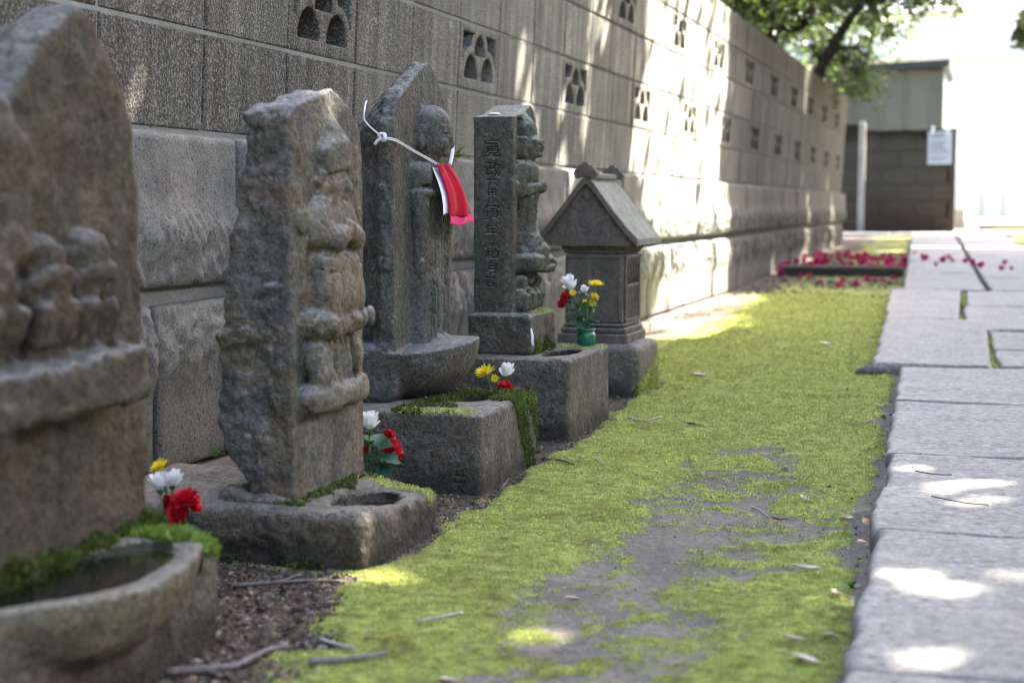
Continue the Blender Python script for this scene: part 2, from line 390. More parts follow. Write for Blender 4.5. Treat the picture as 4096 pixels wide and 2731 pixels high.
def path_mat():
    s = NT('path_granite', 0.62, 0.45); o = s.pos(); rnd = s.n('ObjectInfo').outputs['Random']
    fine = s.noise(o, 190.0, 4, 0.65); sp = s.noise(s.scale(o, (1, 0.8, 1)), 62.0, 4, 0.62); mid = s.noise(o, 9.0, 5, 0.6)
    c = s.mix(s.ramp(mid, 0.3, 0.7), (0.222, 0.199, 0.165), (0.152, 0.135, 0.113))
    c = s.gain(c, s.ramp(rnd, 0, 1, 0.9, 1.08))
    c = s.mix(s.math('MULTIPLY', s.ramp(sp, 0.56, 0.70), 0.55), c, (0.345, 0.315, 0.275)); c = s.mix(s.math('MULTIPLY', s.ramp(sp, 0.44, 0.33), 0.8), c, (0.10, 0.094, 0.088))
    c = s.mix(s.math('MULTIPLY', s.ramp(s.noise(s.vadd(o, (9, 9, 9)), 3.3, 4), 0.46, 0.66), 0.6), c, (0.185, 0.155, 0.125)); c = s.mix(s.math('MULTIPLY', s.ramp(s.noise(s.vadd(o, (1, 7, 3)), 14.0, 5, 0.7), 0.58, 0.70), 0.45), c, (0.115, 0.105, 0.092))
    nz = s.sep(s.n('NewGeometry').outputs['Normal'])[2]; c = s.mix(s.ramp(nz, 0.55, 0.1, 0.0, 0.65), c, (0.095, 0.085, 0.07))   # soil on the edges
    c = s.gain(c, s.ramp(fine, 0.3, 0.72, 0.78, 1.18))
    nb = s.bump(fine, 0.35, 0.002); nb = s.bump(sp, 0.5, 0.004, nb); nb = s.bump(mid, 0.25, 0.012, nb)
    return s.done(c, s.ramp(sp, 0.3, 0.7, 0.75, 0.5), nb)

def ground_mat():
    s = NT('mossy_earth', 0.95, 0.15); o = s.pos()
    m = s.n('Attribute', attribute_name='moss').outputs['Fac']; lit = s.n('Attribute', attribute_name='litter').outputs['Fac']
    fine = s.noise(o, 260.0, 3, 0.65); mid = s.noise(o, 38.0, 5, 0.65); br = s.noise(o, 5.5, 4, 0.6)
    earth = s.mix(s.ramp(br, 0.3, 0.7), (0.215, 0.19, 0.155), (0.15, 0.134, 0.112)); earth = s.gain(earth, s.ramp(fine, 0.3, 0.7, 0.72, 1.2)); earth = s.gain(earth, s.ramp(s.noise(s.vadd(o, (2, 5, 1)), 75.0, 4, 0.7), 0.36, 0.6, 0.72, 1.12))
    litc = s.mix(s.ramp(mid, 0.35, 0.65), (0.045, 0.036, 0.028), (0.105, 0.08, 0.06)); earth = s.mix(lit, earth, litc)
    moss = s.mix(s.ramp(mid, 0.3, 0.68), (0.21, 0.24, 0.055), (0.36, 0.40, 0.10)); moss = s.mix(s.ramp(br, 0.46, 0.68, 0.0, 0.6), moss, (0.20, 0.175, 0.045))
    moss = s.gain(moss, s.ramp(fine, 0.3, 0.7, 0.6, 1.35))
    edge = s.ramp(s.math('ADD', m, s.math('MULTIPLY', s.math('SUBTRACT', s.noise(o, 80.0, 5, 0.75), 0.5), 1.5)), 0.36, 0.66)
    c = s.mix(edge, earth, moss)
    nb = s.bump(fine, 0.8, 0.005); nb = s.bump(s.noise(o, 75.0, 4, 0.7), 0.6, 0.006, nb); nb = s.bump(s.math('MULTIPLY', edge, mid), 0.6, 0.010, nb)
    return s.done(c, None, nb)

def plain(name, col, rough=0.85, spec=0.3, var=0.15, sc=30.0, bump=0.2):
    s = NT(name, rough, spec); v = s.coord(); f = s.noise(v, sc, 4, 0.6); c = s.gain(col and s.mix(0.0, col, col), s.ramp(f, 0.25, 0.75, 1 - var, 1 + var))
    return s.done(c, None, s.bump(f, bump, 0.003) if bump else None)
def leaf_mat(name, a, b, tr, w=0.4, gloss=0.08, rough=0.45):
    s = NT(name); g = s.n('NewGeometry').outputs['Random Per Island']
    return s.leafy(s.mix(g, a, b), tr, rough, None, w, gloss)

M = {}
M['slab_a'] = stone_mat('weathered_andesite', (0.062, 0.054, 0.042), (0.135, 0.118, 0.096), w_amt=0.5, warm=(0.16, 0.108, 0.068), k_all=0.62, bump=0.9, g_amt=0.45, green=(0.085, 0.085, 0.052), lichen=0.1, t_amt=0.75, top=(0.27, 0.28, 0.30))
M['slab_b'] = stone_mat('grey_andesite', (0.085, 0.08, 0.074), (0.20, 0.19, 0.178), warm=(0.20, 0.135, 0.082), w_amt=0.55, k_all=0.78, bump=0.9, g_amt=0.3, lichen=0.12, t_amt=0.7, top=(0.33, 0.34, 0.36))
M['slab_b_carved'] = stone_mat('tan_andesite', (0.10, 0.088, 0.072), (0.205, 0.182, 0.15), warm=(0.24, 0.155, 0.09), w_amt=0.5, green=(0.13, 0.145, 0.105), g_amt=0.45, k_all=0.84, bump=0.8, lichen=0.25, t_amt=0.6, top=(0.32, 0.33, 0.335))  # grey andesite again, warm light on the carved front painted in as tan
M['slab_c'] = stone_mat('dark_andesite', (0.075, 0.07, 0.064), (0.145, 0.139, 0.126), k_all=0.92, bump=0.8, warm=(0.115, 0.085, 0.066), w_amt=0.45, green=(0.085, 0.105, 0.085), g_amt=0.55, lichen=0.2, t_amt=0.6, top=(0.25, 0.26, 0.29))
M['slab_d'] = stone_mat('greenish_andesite', (0.072, 0.068, 0.055), (0.138, 0.130, 0.108), k_all=0.86, bump=0.8, warm=(0.13, 0.09, 0.06), w_amt=0.5, green=(0.085, 0.108, 0.08), g_amt=0.65, lichen=0.25, t_amt=0.8, top=(0.33, 0.36, 0.33))
M['basin'] = stone_mat('basin_stone', k_all=0.80, bump=1.0, dark=(0.10, 0.086, 0.072), light=(0.19, 0.168, 0.147), warm=(0.18, 0.125, 0.085), w_amt=0.5, green=(0.13, 0.14, 0.07), g_amt=0.3, lichen=0.15, t_amt=0.65, top=(0.27, 0.265, 0.25), damp=0.06)
M['basin_dark'] = stone_mat('basin_stone_dark', (0.085, 0.077, 0.068), (0.155, 0.143, 0.13), k_all=0.98, bump=0.9, warm=(0.13, 0.10, 0.075), w_amt=0.45, green=(0.09, 0.10, 0.06), g_amt=0.35, lichen=0.12, t_amt=0.55, top=(0.24, 0.24, 0.23), damp=0.05)
M['shrine'] = stone_mat('shrine_stone', k_all=0.98, dark=(0.092, 0.078, 0.068), light=(0.15, 0.130, 0.114), warm=(0.14, 0.095, 0.07), w_amt=0.4, g_amt=0.2, lichen=0.08, t_amt=0.35, grain=0.35, bump=0.35)
M['roof'] = stone_mat('shrine_roof_stone', (0.16, 0.165, 0.148), (0.27, 0.275, 0.25), k_all=0.95, warm=(0.20, 0.185, 0.12), w_amt=0.4, green=(0.19, 0.225, 0.18), g_amt=0.6, lichen=0.3, t_amt=0.3, grain=0.35, bump=0.4)
M['plinth'] = stone_mat('plinth_stone', (0.13, 0.122, 0.112), (0.20, 0.19, 0.178), k_all=0.85, warm=(0.16, 0.13, 0.10), w_amt=0.35, green=(0.14, 0.16, 0.08), g_amt=0.3, t_amt=0.55, damp=0.055)
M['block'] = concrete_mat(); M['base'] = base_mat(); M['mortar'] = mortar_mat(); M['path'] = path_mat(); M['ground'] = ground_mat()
M['wet'] = stone_mat('wet_stone', (0.03, 0.03, 0.028), (0.06, 0.06, 0.055), w_amt=0.2, g_amt=0.4, green=(0.03, 0.045, 0.02), t_amt=0.0, lichen=0.0, k_all=0.5, rough=0.42, bump=0.8); M['wet'].node_tree.nodes['Principled BSDF'].inputs['Specular IOR Level'].default_value = 0.12
M['kerb'] = stone_mat('kerb_stone', (0.06, 0.052, 0.044), (0.12, 0.105, 0.09), g_amt=0.3)
M['bark'] = plain('bark', (0.030, 0.025, 0.021), 0.95, 0.15, 0.45, 24.0, 0.9)
M['twig'] = plain('twig_bark', (0.16, 0.14, 0.125), 0.9, 0.2, 0.35, 120.0, 0.5)
M['twig_pale'] = plain('bare_twig', (0.36, 0.34, 0.32), 0.9, 0.2, 0.3, 120.0, 0.4)
M['leaf'] = leaf_mat('evergreen_leaf', (0.012, 0.023, 0.008), (0.030, 0.048, 0.014), (0.085, 0.145, 0.015), 0.34)
M['leaf_far'] = leaf_mat('sunny_leaf', (0.018, 0.032, 0.007), (0.036, 0.058, 0.011), (0.085, 0.15, 0.012), 0.4)
def moss_mat():
    s = NT('moss_tuft'); g = s.n('NewGeometry').outputs['Random Per Island']; p = s.pos()
    c = s.mix(g, (0.32, 0.36, 0.092), (0.58, 0.62, 0.20)); c = s.mix(s.ramp(s.noise(p, 6.5, 5, 0.65), 0.49, 0.70, 0.0, 0.7), c, (0.30, 0.25, 0.075))
    c = s.mix(s.ramp(s.noise(s.vadd(p, (3, 3, 3)), 9.0, 4, 0.6), 0.52, 0.70, 0.0, 0.6), c, (0.57, 0.64, 0.21)); c = s.gain(c, s.ramp(s.noise(p, 42.0, 4, 0.65), 0.3, 0.7, 0.58, 1.25)); c = s.mix(s.ramp(s.noise(s.vadd(p, (8, 1, 3)), 17.0, 4, 0.65), 0.60, 0.72, 0.0, 0.7), c, (0.26, 0.20, 0.085))
    return s.leafy(c, s.gain(c, 0.9), 0.7, None, 0.3, 0.02)
M['moss'] = moss_mat()
M['moss_dark'] = leaf_mat('moss_cushion', (0.028, 0.044, 0.010), (0.115, 0.145, 0.026), (0.10, 0.14, 0.02), 0.22, 0.03, 0.7)
M['moss_lime'] = leaf_mat('moss_lime', (0.08, 0.135, 0.02), (0.21, 0.30, 0.045), (0.18, 0.28, 0.035), 0.3, 0.03, 0.7)
M['weed'] = leaf_mat('weed_leaf', (0.05, 0.12, 0.02), (0.09, 0.18, 0.03), (0.10, 0.22, 0.02), 0.4)
M['mum_leaf'] = leaf_mat('chrysanthemum_leaf', (0.022, 0.075, 0.048), (0.05, 0.13, 0.075), (0.05, 0.16, 0.05), 0.25, 0.025, 0.5)
M['stem'] = plain('flower_stem', (0.085, 0.16, 0.045), 0.6, 0.3, 0.2, 90, 0.2)
def petal(name, a, b): return leaf_mat(name, a, b, tuple(min(1, x * 1.05) for x in b), 0.25, 0.03, 0.6)
M['white'] = petal('white_petal', (0.78, 0.79, 0.80), (0.86, 0.86, 0.85)); M['yellow'] = petal('yellow_petal', (0.78, 0.60, 0.01), (0.85, 0.70, 0.03))
M['red'] = petal('red_petal', (0.42, 0.004, 0.014), (0.58, 0.010, 0.024)); M['pink'] = petal('camellia_petal', (0.36, 0.010, 0.080), (0.52, 0.03, 0.14))
def cloth(name, col, rough, sheen=0.0, sc=900.0):
    s = NT(name, rough, 0.08); v = s.coord(); w = s.noise(v, sc, 2); s.b.inputs['Sheen Weight'].default_value = sheen
    return s.done(s.gain(s.mix(0.0, col, col), s.ramp(w, 0.3, 0.7, 0.9, 1.08)), None, s.bump(w, 0.12, 0.0006))
M['bib_red'] = cloth('red_satin', (0.36, 0.004, 0.022), 0.65, 0.0); M['bib_pink'] = cloth('pink_satin', (0.62, 0.03, 0.14), 0.6, 0.0); M['bib_white'] = cloth('white_cotton', (0.78, 0.78, 0.79), 0.9)
M['cord'] = cloth('white_cord', (0.62, 0.58, 0.58), 0.95, 0, 1500.0)
M['vase'] = plain('green_glaze', (0.008, 0.13, 0.065), 0.28, 0.5, 0.08, 20, 0.0)
M['dark_wall'] = None
def darkwall():
    s = NT('old_block_wall', 0.95, 0.15); p = s.pos(); z = s.sep(p)[2]
    c = s.mix(s.noise(p, 3.0, 5, 0.6), (0.036, 0.034, 0.026), (0.066, 0.061, 0.050)); c = s.mix(s.ramp(s.math('ADD', z, s.math('MULTIPLY', s.noise(p, 5.0, 4), 0.5)), 1.15, 0.6, 0.0, 0.7), c, (0.055, 0.034, 0.021))
    c = s.mix(s.ramp(s.math('ADD', z, s.math('MULTIPLY', s.noise(p, 5.0, 4), 0.3)), 1.45, 1.62, 0.0, 0.8), c, (0.014, 0.014, 0.008))
    return s.done(c, None, s.bump(s.noise(p, 60, 4), 0.5, 0.01))
M['dark_wall'] = darkwall()
M['shed'] = plain('painted_steel', (0.105, 0.112, 0.108), 0.5, 0.4, 0.05, 3, 0.0); M['shed_side'] = M['shed']
M['shed_roof'] = plain('slate_blue_fascia', (0.022, 0.028, 0.038), 0.5, 0.4, 0.1, 5, 0.0)
M['white_wall'] = plain('white_render', (0.82, 0.78, 0.73), 0.9, 0.2, 0.03, 3, 0.0); M['beam'] = plain('pale_trim', (0.62, 0.50, 0.44), 0.8, 0.3, 0.05, 4, 0.0)
M['post'] = plain('pale_post', (0.27, 0.26, 0.24), 0.8, 0.3, 0.15, 8, 0.2)
M['paper'] = plain('laminated_paper', (0.36, 0.39, 0.46), 0.35, 0.5, 0.03, 6, 0.0); M['ink'] = plain('grey_ink', (0.17, 0.18, 0.23), 0.6, 0.3, 0.0, 6, 0.0); M['ink_pink'] = plain('pink_ink', (0.55, 0.42, 0.52), 0.6, 0.3, 0.0, 6, 0.0)
M['clip'] = plain('clip_plastic', (0.75, 0.76, 0.78), 0.4, 0.5, 0.0, 6, 0.0)
M['strip'] = plain('cross_paving', (0.22, 0.21, 0.205), 0.8, 0.3, 0.12, 9, 0.2)
M['dead_tan'] = leaf_mat('dry_leaf_tan', (0.26, 0.18, 0.125), (0.36, 0.27, 0.20), (0.30, 0.20, 0.10), 0.15); M['dead_brown'] = leaf_mat('dry_leaf_brown', (0.12, 0.055, 0.035), (0.18, 0.09, 0.055), (0.2, 0.08, 0.03), 0.15)
M['dead_pale'] = leaf_mat('dry_leaf_pale', (0.30, 0.255, 0.195), (0.40, 0.35, 0.285), (0.4, 0.3, 0.2), 0.15)
M['grit'] = plain('grit', (0.13, 0.105, 0.085), 0.95, 0.2, 0.5, 60, 0.3)
def water():
    s = NT('dark_water', 0.04, 0.6); s.b.inputs['Base Color'].default_value = (0.006, 0.007, 0.006, 1)
    return s.done(None, None, s.bump(s.noise(s.coord(), 40, 3), 0.25, 0.003))
M['water'] = water()

# ------------------------------------------------------------------ ground
def gz(y): return 0.0175 * np.clip(np.asarray(y, float) - 6.0, 0, 14.5)          # the site rises gently towards the far wall
def pleft(y): return 1.455 - 0.0412 * np.asarray(y, float)                        # left edge of the path
def fields(x, y):
    """moss cover, litter cover, small relief at ground points"""
    n1 = pnoise(x, y, 0.35, 3, 3); n2 = pnoise(x, y, 0.07, 9, 2)
    d = pleft(y) - x                                                              # distance left of the path
    cx = 1.06 + 0.05 * np.sin(y * 2.1) - 0.05 * (y - 2.6); r = np.sqrt(((x - cx) / 0.20) ** 2 + ((y - 2.66) / 1.15) ** 2); n3 = pnoise(x, y, 0.028, 15, 2)
    bare = sstep(1.35, 0.40, r + n1 * 0.6 + n2 * 0.30 + n3 * 0.28)
    moss = 1 - bare * (0.88 - 0.55 * sstep(0.15, 0.55, pnoise(x, y, 0.045, 29, 2)))
    moss *= sstep(-0.005, 0.03, d + n1 * 0.03 + n2 * 0.02)                        # soil strip along the path
    soil = sstep(0.70, 0.62, x + n1 * 0.10 + n2 * 0.05 + 0.25 * (y - 2.0)) * sstep(2.36, 2.24, y + n1 * 0.06) * sstep(1.2, 1.6, y)
    fr = np.interp(y, [2.30, 2.66, 2.72, 3.44, 3.5, 4.22, 4.28, 5.03, 5.2], [0.612, 0.612, 0.578, 0.578, 0.562, 0.56, 0.535, 0.532, 0.50])
    foot = sstep(0.030, 0.006, x - fr + n1 * 0.02 + n2 * 0.02) * sstep(2.3, 2.4, y) * sstep(5.3, 5.1, y)
    wallft = sstep(0.36, 0.16, x + n1 * 0.2 + n2 * 0.1) * sstep(5.0, 5.3, y)
    far = sstep(9.2, 10.4, y + n1 * 1.2) * (0.62 + 0.3 * n1) * (x < pleft(y))
    lit = np.maximum.reduce([soil, foot * 0.9, wallft * 0.85, np.clip(far, 0, 0.8)])
    moss = np.clip(moss * (1 - 0.96 * soil) * (1 - 0.9 * foot) * (1 - 0.75 * wallft) * (1 - np.clip(far, 0, 1) * 0.75), 0, 1)
    moss = np.where(x > pleft(y) + 1.05, 0.75 * sstep(3.4, 2.6, x), moss); lit = np.where(x > 2.6, 0.7 * sstep(2.6, 3.4, x), lit)
    h = 0.006 * moss + 0.0045 * moss * pnoise(x, y, 0.055, 33, 2) + 0.004 * n1 + 0.0025 * n2 - 0.006 * bare + 0.004 * sstep(0.15, 0.0, np.abs(d))
    return np.clip(moss + 0.22 * n2 * (moss > 0.1), 0, 1), np.clip(lit, 0, 1), h
def grid_axis(segs):
    out = []
    for a, b, s in segs: out += list(np.arange(a, b - 1e-6, s))
    return np.array(out + [segs[-1][1]])
gx = grid_axis([(-60, -8, 6), (-8, -1, 1), (-1, 0.1, 0.1), (0.1, 1.5, 0.012), (1.5, 3, 0.1), (3, 10, 1), (10, 60, 6)])
gy = grid_axis([(-30, -2, 4), (-2, 1.2, 0.4), (1.2, 5.5, 0.014), (5.5, 9, 0.04), (9, 14, 0.08), (14, 26, 0.5), (26, 150, 6)])
GX, GY = np.meshgrid(gx, gy, indexing='ij'); fx, fy = GX.ravel(), GY.ravel()
moss_f, lit_f, hh = fields(fx, fy); nearm = (fx > -1) & (fx < 8) & (fy > 0) & (fy < 26)
gzv = gz(fy) + np.where(nearm, hh, 0)
nx_, ny_ = GX.shape; I = np.arange(nx_ * ny_).reshape(nx_, ny_)
ground_me = mesh_np('ground', np.stack([fx, fy, gzv], 1), np.stack([I[:-1, :-1], I[1:, :-1], I[1:, 1:], I[:-1, 1:]], -1).reshape(-1, 4))
for nm, val in (('moss', moss_f), ('litter', lit_f)):
    at = ground_me.attributes.new(nm, 'FLOAT', 'POINT'); at.data.foreach_set('value', val.astype(np.float32))
ob('ground', ground_me, M['ground'], kind='structure')

def tri_cloud(name, P, N, size, mat, parent=None, lean=0.9, aspect=0.5, rng=RNG, **kw):
    """small pointed blades standing on the points P along the normals N"""
    n = len(P); size = np.broadcast_to(size, (n,))
    r = rng.normal(size=(n, 3)); d = N + lean * r * 0.6; d /= np.linalg.norm(d, axis=1)[:, None]
    t = np.cross(d, rng.normal(size=(n, 3))); t /= np.linalg.norm(t, axis=1)[:, None] + 1e-9
    w = (size * aspect * rng.uniform(0.7, 1.3, n))[:, None]; L = (size * rng.uniform(0.6, 1.4, n))[:, None]
    base = P - N * (size * 0.15)[:, None]
    V = np.stack([base - t * w, base + t * w, base + d * L], 1).reshape(-1, 3)
    return ob(name, mesh_np(name, V, np.arange(3 * n).reshape(-1, 3), False), mat, parent, **kw)

# moss carpet: real little blades, dense near the camera
u = RNG.uniform(size=1400000); ya = 1 / (1 / 1.45 + u * (1 / 9.5 - 1 / 1.45)); xa = RNG.uniform(0.25, 1.0, len(u)) * 0 + RNG.uniform(0.28, 1.45, len(u))
keep = RNG.uniform(size=len(u)) < np.clip(1.55 / ya, 0.12, 1)
xa, ya = xa[keep], ya[keep]; mf, lf, hf = fields(xa, ya)
clump = pnoise(xa, ya, 0.03, 21, 2)
keep = (RNG.uniform(size=len(xa)) < np.clip(mf * 1.25 - 0.22 + clump * 0.5 * (mf < 0.8), 0, 1)) & (xa < pleft(ya) + 0.02)
xa, ya, hf = xa[keep], ya[keep], hf[keep]
tri_cloud('moss', np.stack([xa, ya, gz(ya) + hf], 1), np.tile([0, 0, 1.0], (len(xa), 1)), np.clip(0.0017 * ya ** 0.9, 0.0029, 0.014), M['moss'], aspect=0.42,
          label='yellow-green moss carpet between the stones and the path', cat='moss', kind='stuff')

# ------------------------------------------------------------------ path of stone slabs
path_root = thing('path', (1.3, 1.0, 0.0), None, None, kind='structure')
def paving(x0, x1, x2, x3, ya_, yb_, seed, top=0.042, th=0.16, nu=44, nv=40, wob=0.007, rnd=0.014):
    """slab with corners (x0,ya)-(x1,ya) near and (x2,yb)-(x3,yb) far; worn, rounded edges"""
    r = np.random.default_rng(seed)
    u = np.concatenate([[0, 0.006, 0.014, 0.026, 0.045], np.linspace(0.07, 0.93, nu), [0.955, 0.974, 0.986, 0.994, 1]])
    v = np.concatenate([[0, 0.007, 0.016, 0.03, 0.05], np.linspace(0.08, 0.92, nv), [0.95, 0.97, 0.984, 0.993, 1]])
    U, Vv = np.meshgrid(u, v, indexing='ij')
    X = (x0 * (1 - U) + x1 * U) * (1 - Vv) + (x2 * (1 - U) + x3 * U) * Vv; Y = ya_ * (1 - Vv) + yb_ * Vv
    ex = wob * pnoise(Y, Y * 0, 0.13, seed, 3); ey = wob * pnoise(X, X * 0, 0.13, seed + 5, 3)
    Xw = X + ex * (1 - U) * (U < 0.5) * 2 * (1 - 2 * U) ; Yw = Y + ey * (np.abs(Vv - 0.5) * 2) ** 3
    du = np.minimum(U, 1 - U) * abs(x1 - x0); dv = np.minimum(Vv, 1 - Vv) * abs(yb_ - ya_)
    def fall(d, rad): q = np.clip(1 - d / rad, 0, 1); return rad * (1 - np.sqrt(np.maximum(1 - q * q, 0)))
    rr = rnd * (1 + 0.4 * pnoise(X, Y, 0.2, seed + 3))
    Z = top + gz(Y) - fall(du, rr) - fall(dv, rr) + 0.005 * pnoise(X, Y, 0.30, seed + 1, 3) + 0.0022 * pnoise(X, Y, 0.05, seed + 2, 3) - 0.006 * np.clip(pnoise(X, Y, 0.06, seed + 9, 2) - 0.25, 0, 1) * (np.minimum(du, dv) < 0.05)
    nu_, nv_ = U.shape; T = np.stack([Xw, Yw, Z], -1).reshape(-1, 3); K = np.arange(nu_ * nv_).reshape(nu_, nv_)
    F = [np.stack([K[:-1, :-1], K[1:, :-1], K[1:, 1:], K[:-1, 1:]], -1).reshape(-1, 4)]
    ring = np.concatenate([K[:, 0], K[-1, 1:], K[-2::-1, -1], K[0, -2:0:-1]]); B = T[ring].copy(); B[:, 2] = T[ring][:, 2] - th; n0 = len(T)
    j = np.arange(len(ring)); F.append(np.stack([ring, n0 + j, n0 + (j + 1) % len(ring), ring[(j + 1) % len(ring)]], -1))
    me = mesh_np('paving_stone', np.concatenate([T, B]) - np.array([1.3, 1.0, 0]), np.concatenate(F))
    return ob('paving_stone', me, M['path'], path_root)
paving(1.405, 2.45, 1.385, 2.44, 0.95, 1.853, 1, rnd=0.014)
paving(1.378, 2.44, 1.362, 2.42, 1.862, 2.694, 2, rnd=0.017, top=0.044)
paving(1.352, 2.42, 1.330, 2.40, 2.704, 3.570, 3, top=0.039, rnd=0.010)
paving(1.325, 2.40, 1.288, 2.36, 3.580, 4.545, 4, top=0.038, rnd=0.012)
paving(1.287, 2.36, 1.246, 2.32, 4.552, 5.560, 5, top=0.038, rnd=0.010)
paving(1.150, 1.545, 1.075, 1.520, 5.575, 7.50, 6, top=0.044, rnd=0.02)
paving(1.570, 2.28, 1.555, 2.27, 5.575, 6.20, 7, rnd=0.010); paving(1.552, 2.27, 1.53, 2.24, 6.215, 6.98, 8, rnd=0.010)
paving(1.072, 1.400, 0.985, 1.372, 7.515, 9.45, 9, top=0.045, rnd=0.011)
paving(1.430, 2.22, 1.412, 2.18, 7.0, 8.32, 10, rnd=0.010); paving(1.420, 2.17, 1.40, 2.12, 8.335, 9.45, 11, rnd=0.010)
ycut_l = [9.47, 11.15, 12.7, 14.4, 16.2, 17.6, 18.95]; ycut_r = [9.47, 10.7, 12.2, 13.6, 15.3, 16.9, 18.95]
for i in range(6):
    a, b = ycut_l[i], ycut_l[i + 1] - 0.02
    paving(pleft(a) - 0.015, pleft(a) + 0.445, pleft(b) - 0.01, pleft(b) + 0.44, a, b, 20 + i, nu=14, nv=14, rnd=0.012, top=0.045)
    a, b = ycut_r[i], ycut_r[i + 1] - 0.02
    paving(pleft(a) + 0.475, pleft(a) + 1.0, pleft(b) + 0.465, pleft(b) + 0.98, a, b, 40 + i, nu=14, nv=14, rnd=0.012, top=0.044)
# rounded stone tucked under the corner of the wider slab
def boulder(name, c, r, seed, mat, parent=None, n=1.0, **kw):
    C = Carve([c[k] - r[k] * 1.4 for k in range(3)], [c[k] + r[k] * 1.4 for k in range(3)], max(r) / 16)
    C.ell(c, r); C.d += C.noise(max(r) * 0.9, seed, 3) * min(r) * 0.22 * n
    V, Q, _ = C.mesh(c); return ob(name, mesh_np(name, V, Q), mat, parent, loc=c, **kw)
boulder('kerb_boulder', (1.160, 5.555, 0.008), (0.062, 0.045, 0.036), 5, M['slab_a'], label='dark rounded stone tucked under the jutting corner of the path', cat='stone')

cross = thing('cross_path', (0.8, 19.4, 0.25), None, None, kind='structure')
for i in range(6):
    b = MB().box((-0.2 + i * 0.62, 19.02, 0.1), (0.41 + i * 0.62, 19.92, 0.275), 0.012); b.build('paving_stone', M['strip'], cross, off=(0.8, 19.4, 0.25))

# low kerb stone lying across the moss strip
k = MB().box((0.10, 11.32, 0.02), (0.955, 11.44, 0.165), 0.012); k.build('kerb_stone', M['kerb'], label='low dark kerb stone across the moss below the red petals', cat='kerb')

# ------------------------------------------------------------------ boundary wall
wall = thing('boundary_wall', (0.0, 8.0, 0.0), 'long grey concrete block wall with arched vents on rusticated footings', 'wall')
LEAN, ZL, Y0 = 0.049, 0.7196, 3.365
def wall_loc(y, z): return (LEAN * (z - ZL), y - 8.0, z)
def block_mesh(seed):
    r = np.random.default_rng(seed); nu, nv = 26, 14
    C = MB().box((-0.12, -0.1965, -0.0962), (0.0, 0.1965, 0.0962), 0.0035)
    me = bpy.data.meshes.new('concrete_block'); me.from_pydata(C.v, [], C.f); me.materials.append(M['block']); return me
blk = block_mesh(1)
def vent_mesh():
    C = Carve((-0.125, -0.203, -0.103), (0.006, 0.203, 0.103), 0.0036)
    C.box((-0.12, -0.1965, -0.0962), (0.0, 0.1965, 0.0962), 0.003, k=0.001)
    def arch(cy, z0, w, h, flip=1, ylo=-1, yhi=1):
        """pointed wave-scale opening: flat foot at z0, rounded head"""
        def f(X, Y, Z):
            e = np.sqrt(((Y - cy) / w) ** 2 + (np.maximum(Z - z0, 0) / h) ** 2) - 1; e = e * min(w, h) * 0.8
            e = np.maximum(np.maximum(e, z0 - Z), np.maximum(ylo - Y, Y - yhi)); e = np.maximum(e, -0.098 - X)
            return e + 0 * X
        C.put(f, (-0.04, cy, z0 + h / 2), (0.09, w + 0.01, h), k=0.003, cut=True)
    arch(-0.082, -0.063, 0.063, 0.072); arch(0.082, -0.063, 0.063, 0.072)           # two feet
    arch(0.0, 0.010, 0.052, 0.060)                                                  # the scale between them
    # half scales at the sides: what is left between the arches and the frame
    def side(sg):
        def f(X, Y, Z):
            y = Y * sg
            e = np.maximum(np.maximum(y - 0.166, 0.0 - y), np.maximum(Z - 0.074, -0.02 - Z))
            rim1 = 0.088 - np.sqrt(y ** 2 + ((Z - 0.006) * 0.98) ** 2)              # ring of the middle scale
            rim2 = 0.090 - np.sqrt((y - 0.082) ** 2 + ((Z + 0.063) * 0.93) ** 2)    # ring of the lower scale
            return np.maximum(np.maximum(np.maximum(e, rim1), rim2), -0.098 - X)
        C.put(f, (-0.04, 0.1 * sg, 0.03), (0.09, 0.09, 0.06), k=0.003, cut=True)
    side(1); side(-1)
    C.d += C.noise(0.012, 4, 2) * 0.0009
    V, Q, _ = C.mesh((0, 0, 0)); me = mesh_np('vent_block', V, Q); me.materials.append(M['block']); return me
vent = vent_mesh()
rb = random.Random(3)
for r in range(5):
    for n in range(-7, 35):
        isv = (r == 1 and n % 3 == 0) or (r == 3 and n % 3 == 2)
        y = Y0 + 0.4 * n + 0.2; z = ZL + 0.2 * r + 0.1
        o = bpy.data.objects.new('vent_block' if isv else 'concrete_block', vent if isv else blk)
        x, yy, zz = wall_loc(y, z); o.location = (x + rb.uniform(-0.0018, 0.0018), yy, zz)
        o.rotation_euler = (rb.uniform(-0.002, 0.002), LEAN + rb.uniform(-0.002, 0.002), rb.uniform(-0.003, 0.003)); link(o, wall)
yA, yB = Y0 - 2.8, Y0 + 14.0
# mortar bed: cut away behind the vents is not needed, the vents are closed at the back
def mortar_grid():
    b = MB()
    for r in range(6):
        z = ZL + 0.2 * r; x = LEAN * (z - ZL); w = 0.0042 if r else 0.006
        if r < 5: b.box((x - 0.1, yA, z - w), (x - (0.0022 if r in (1, 2) else 0.004), yB, z + w))
    for n in range(-7, 36):
        y = Y0 + 0.4 * n
        for r in range(5):
            za, zb = ZL + 0.2 * r + 0.0045, ZL + 0.2 * (r + 1) - 0.0045
            xa_, xb_ = LEAN * (za - ZL) - 0.0045, LEAN * (zb - ZL) - 0.0045
            b.add([(xa_ - 0.1, y - 0.004, za), (xa_, y - 0.004, za), (xb_, y - 0.004, zb), (xb_ - 0.1, y - 0.004, zb), (xa_ - 0.1, y + 0.004, za), (xa_, y + 0.004, za), (xb_, y + 0.004, zb), (xb_ - 0.1, y + 0.004, zb)],
                  [(1, 5, 6, 2), (0, 1, 2, 3), (4, 7, 6, 5)])
    return b
mortar_grid().build('mortar_joints', M['mortar'], wall, off=(0, 8, 0))

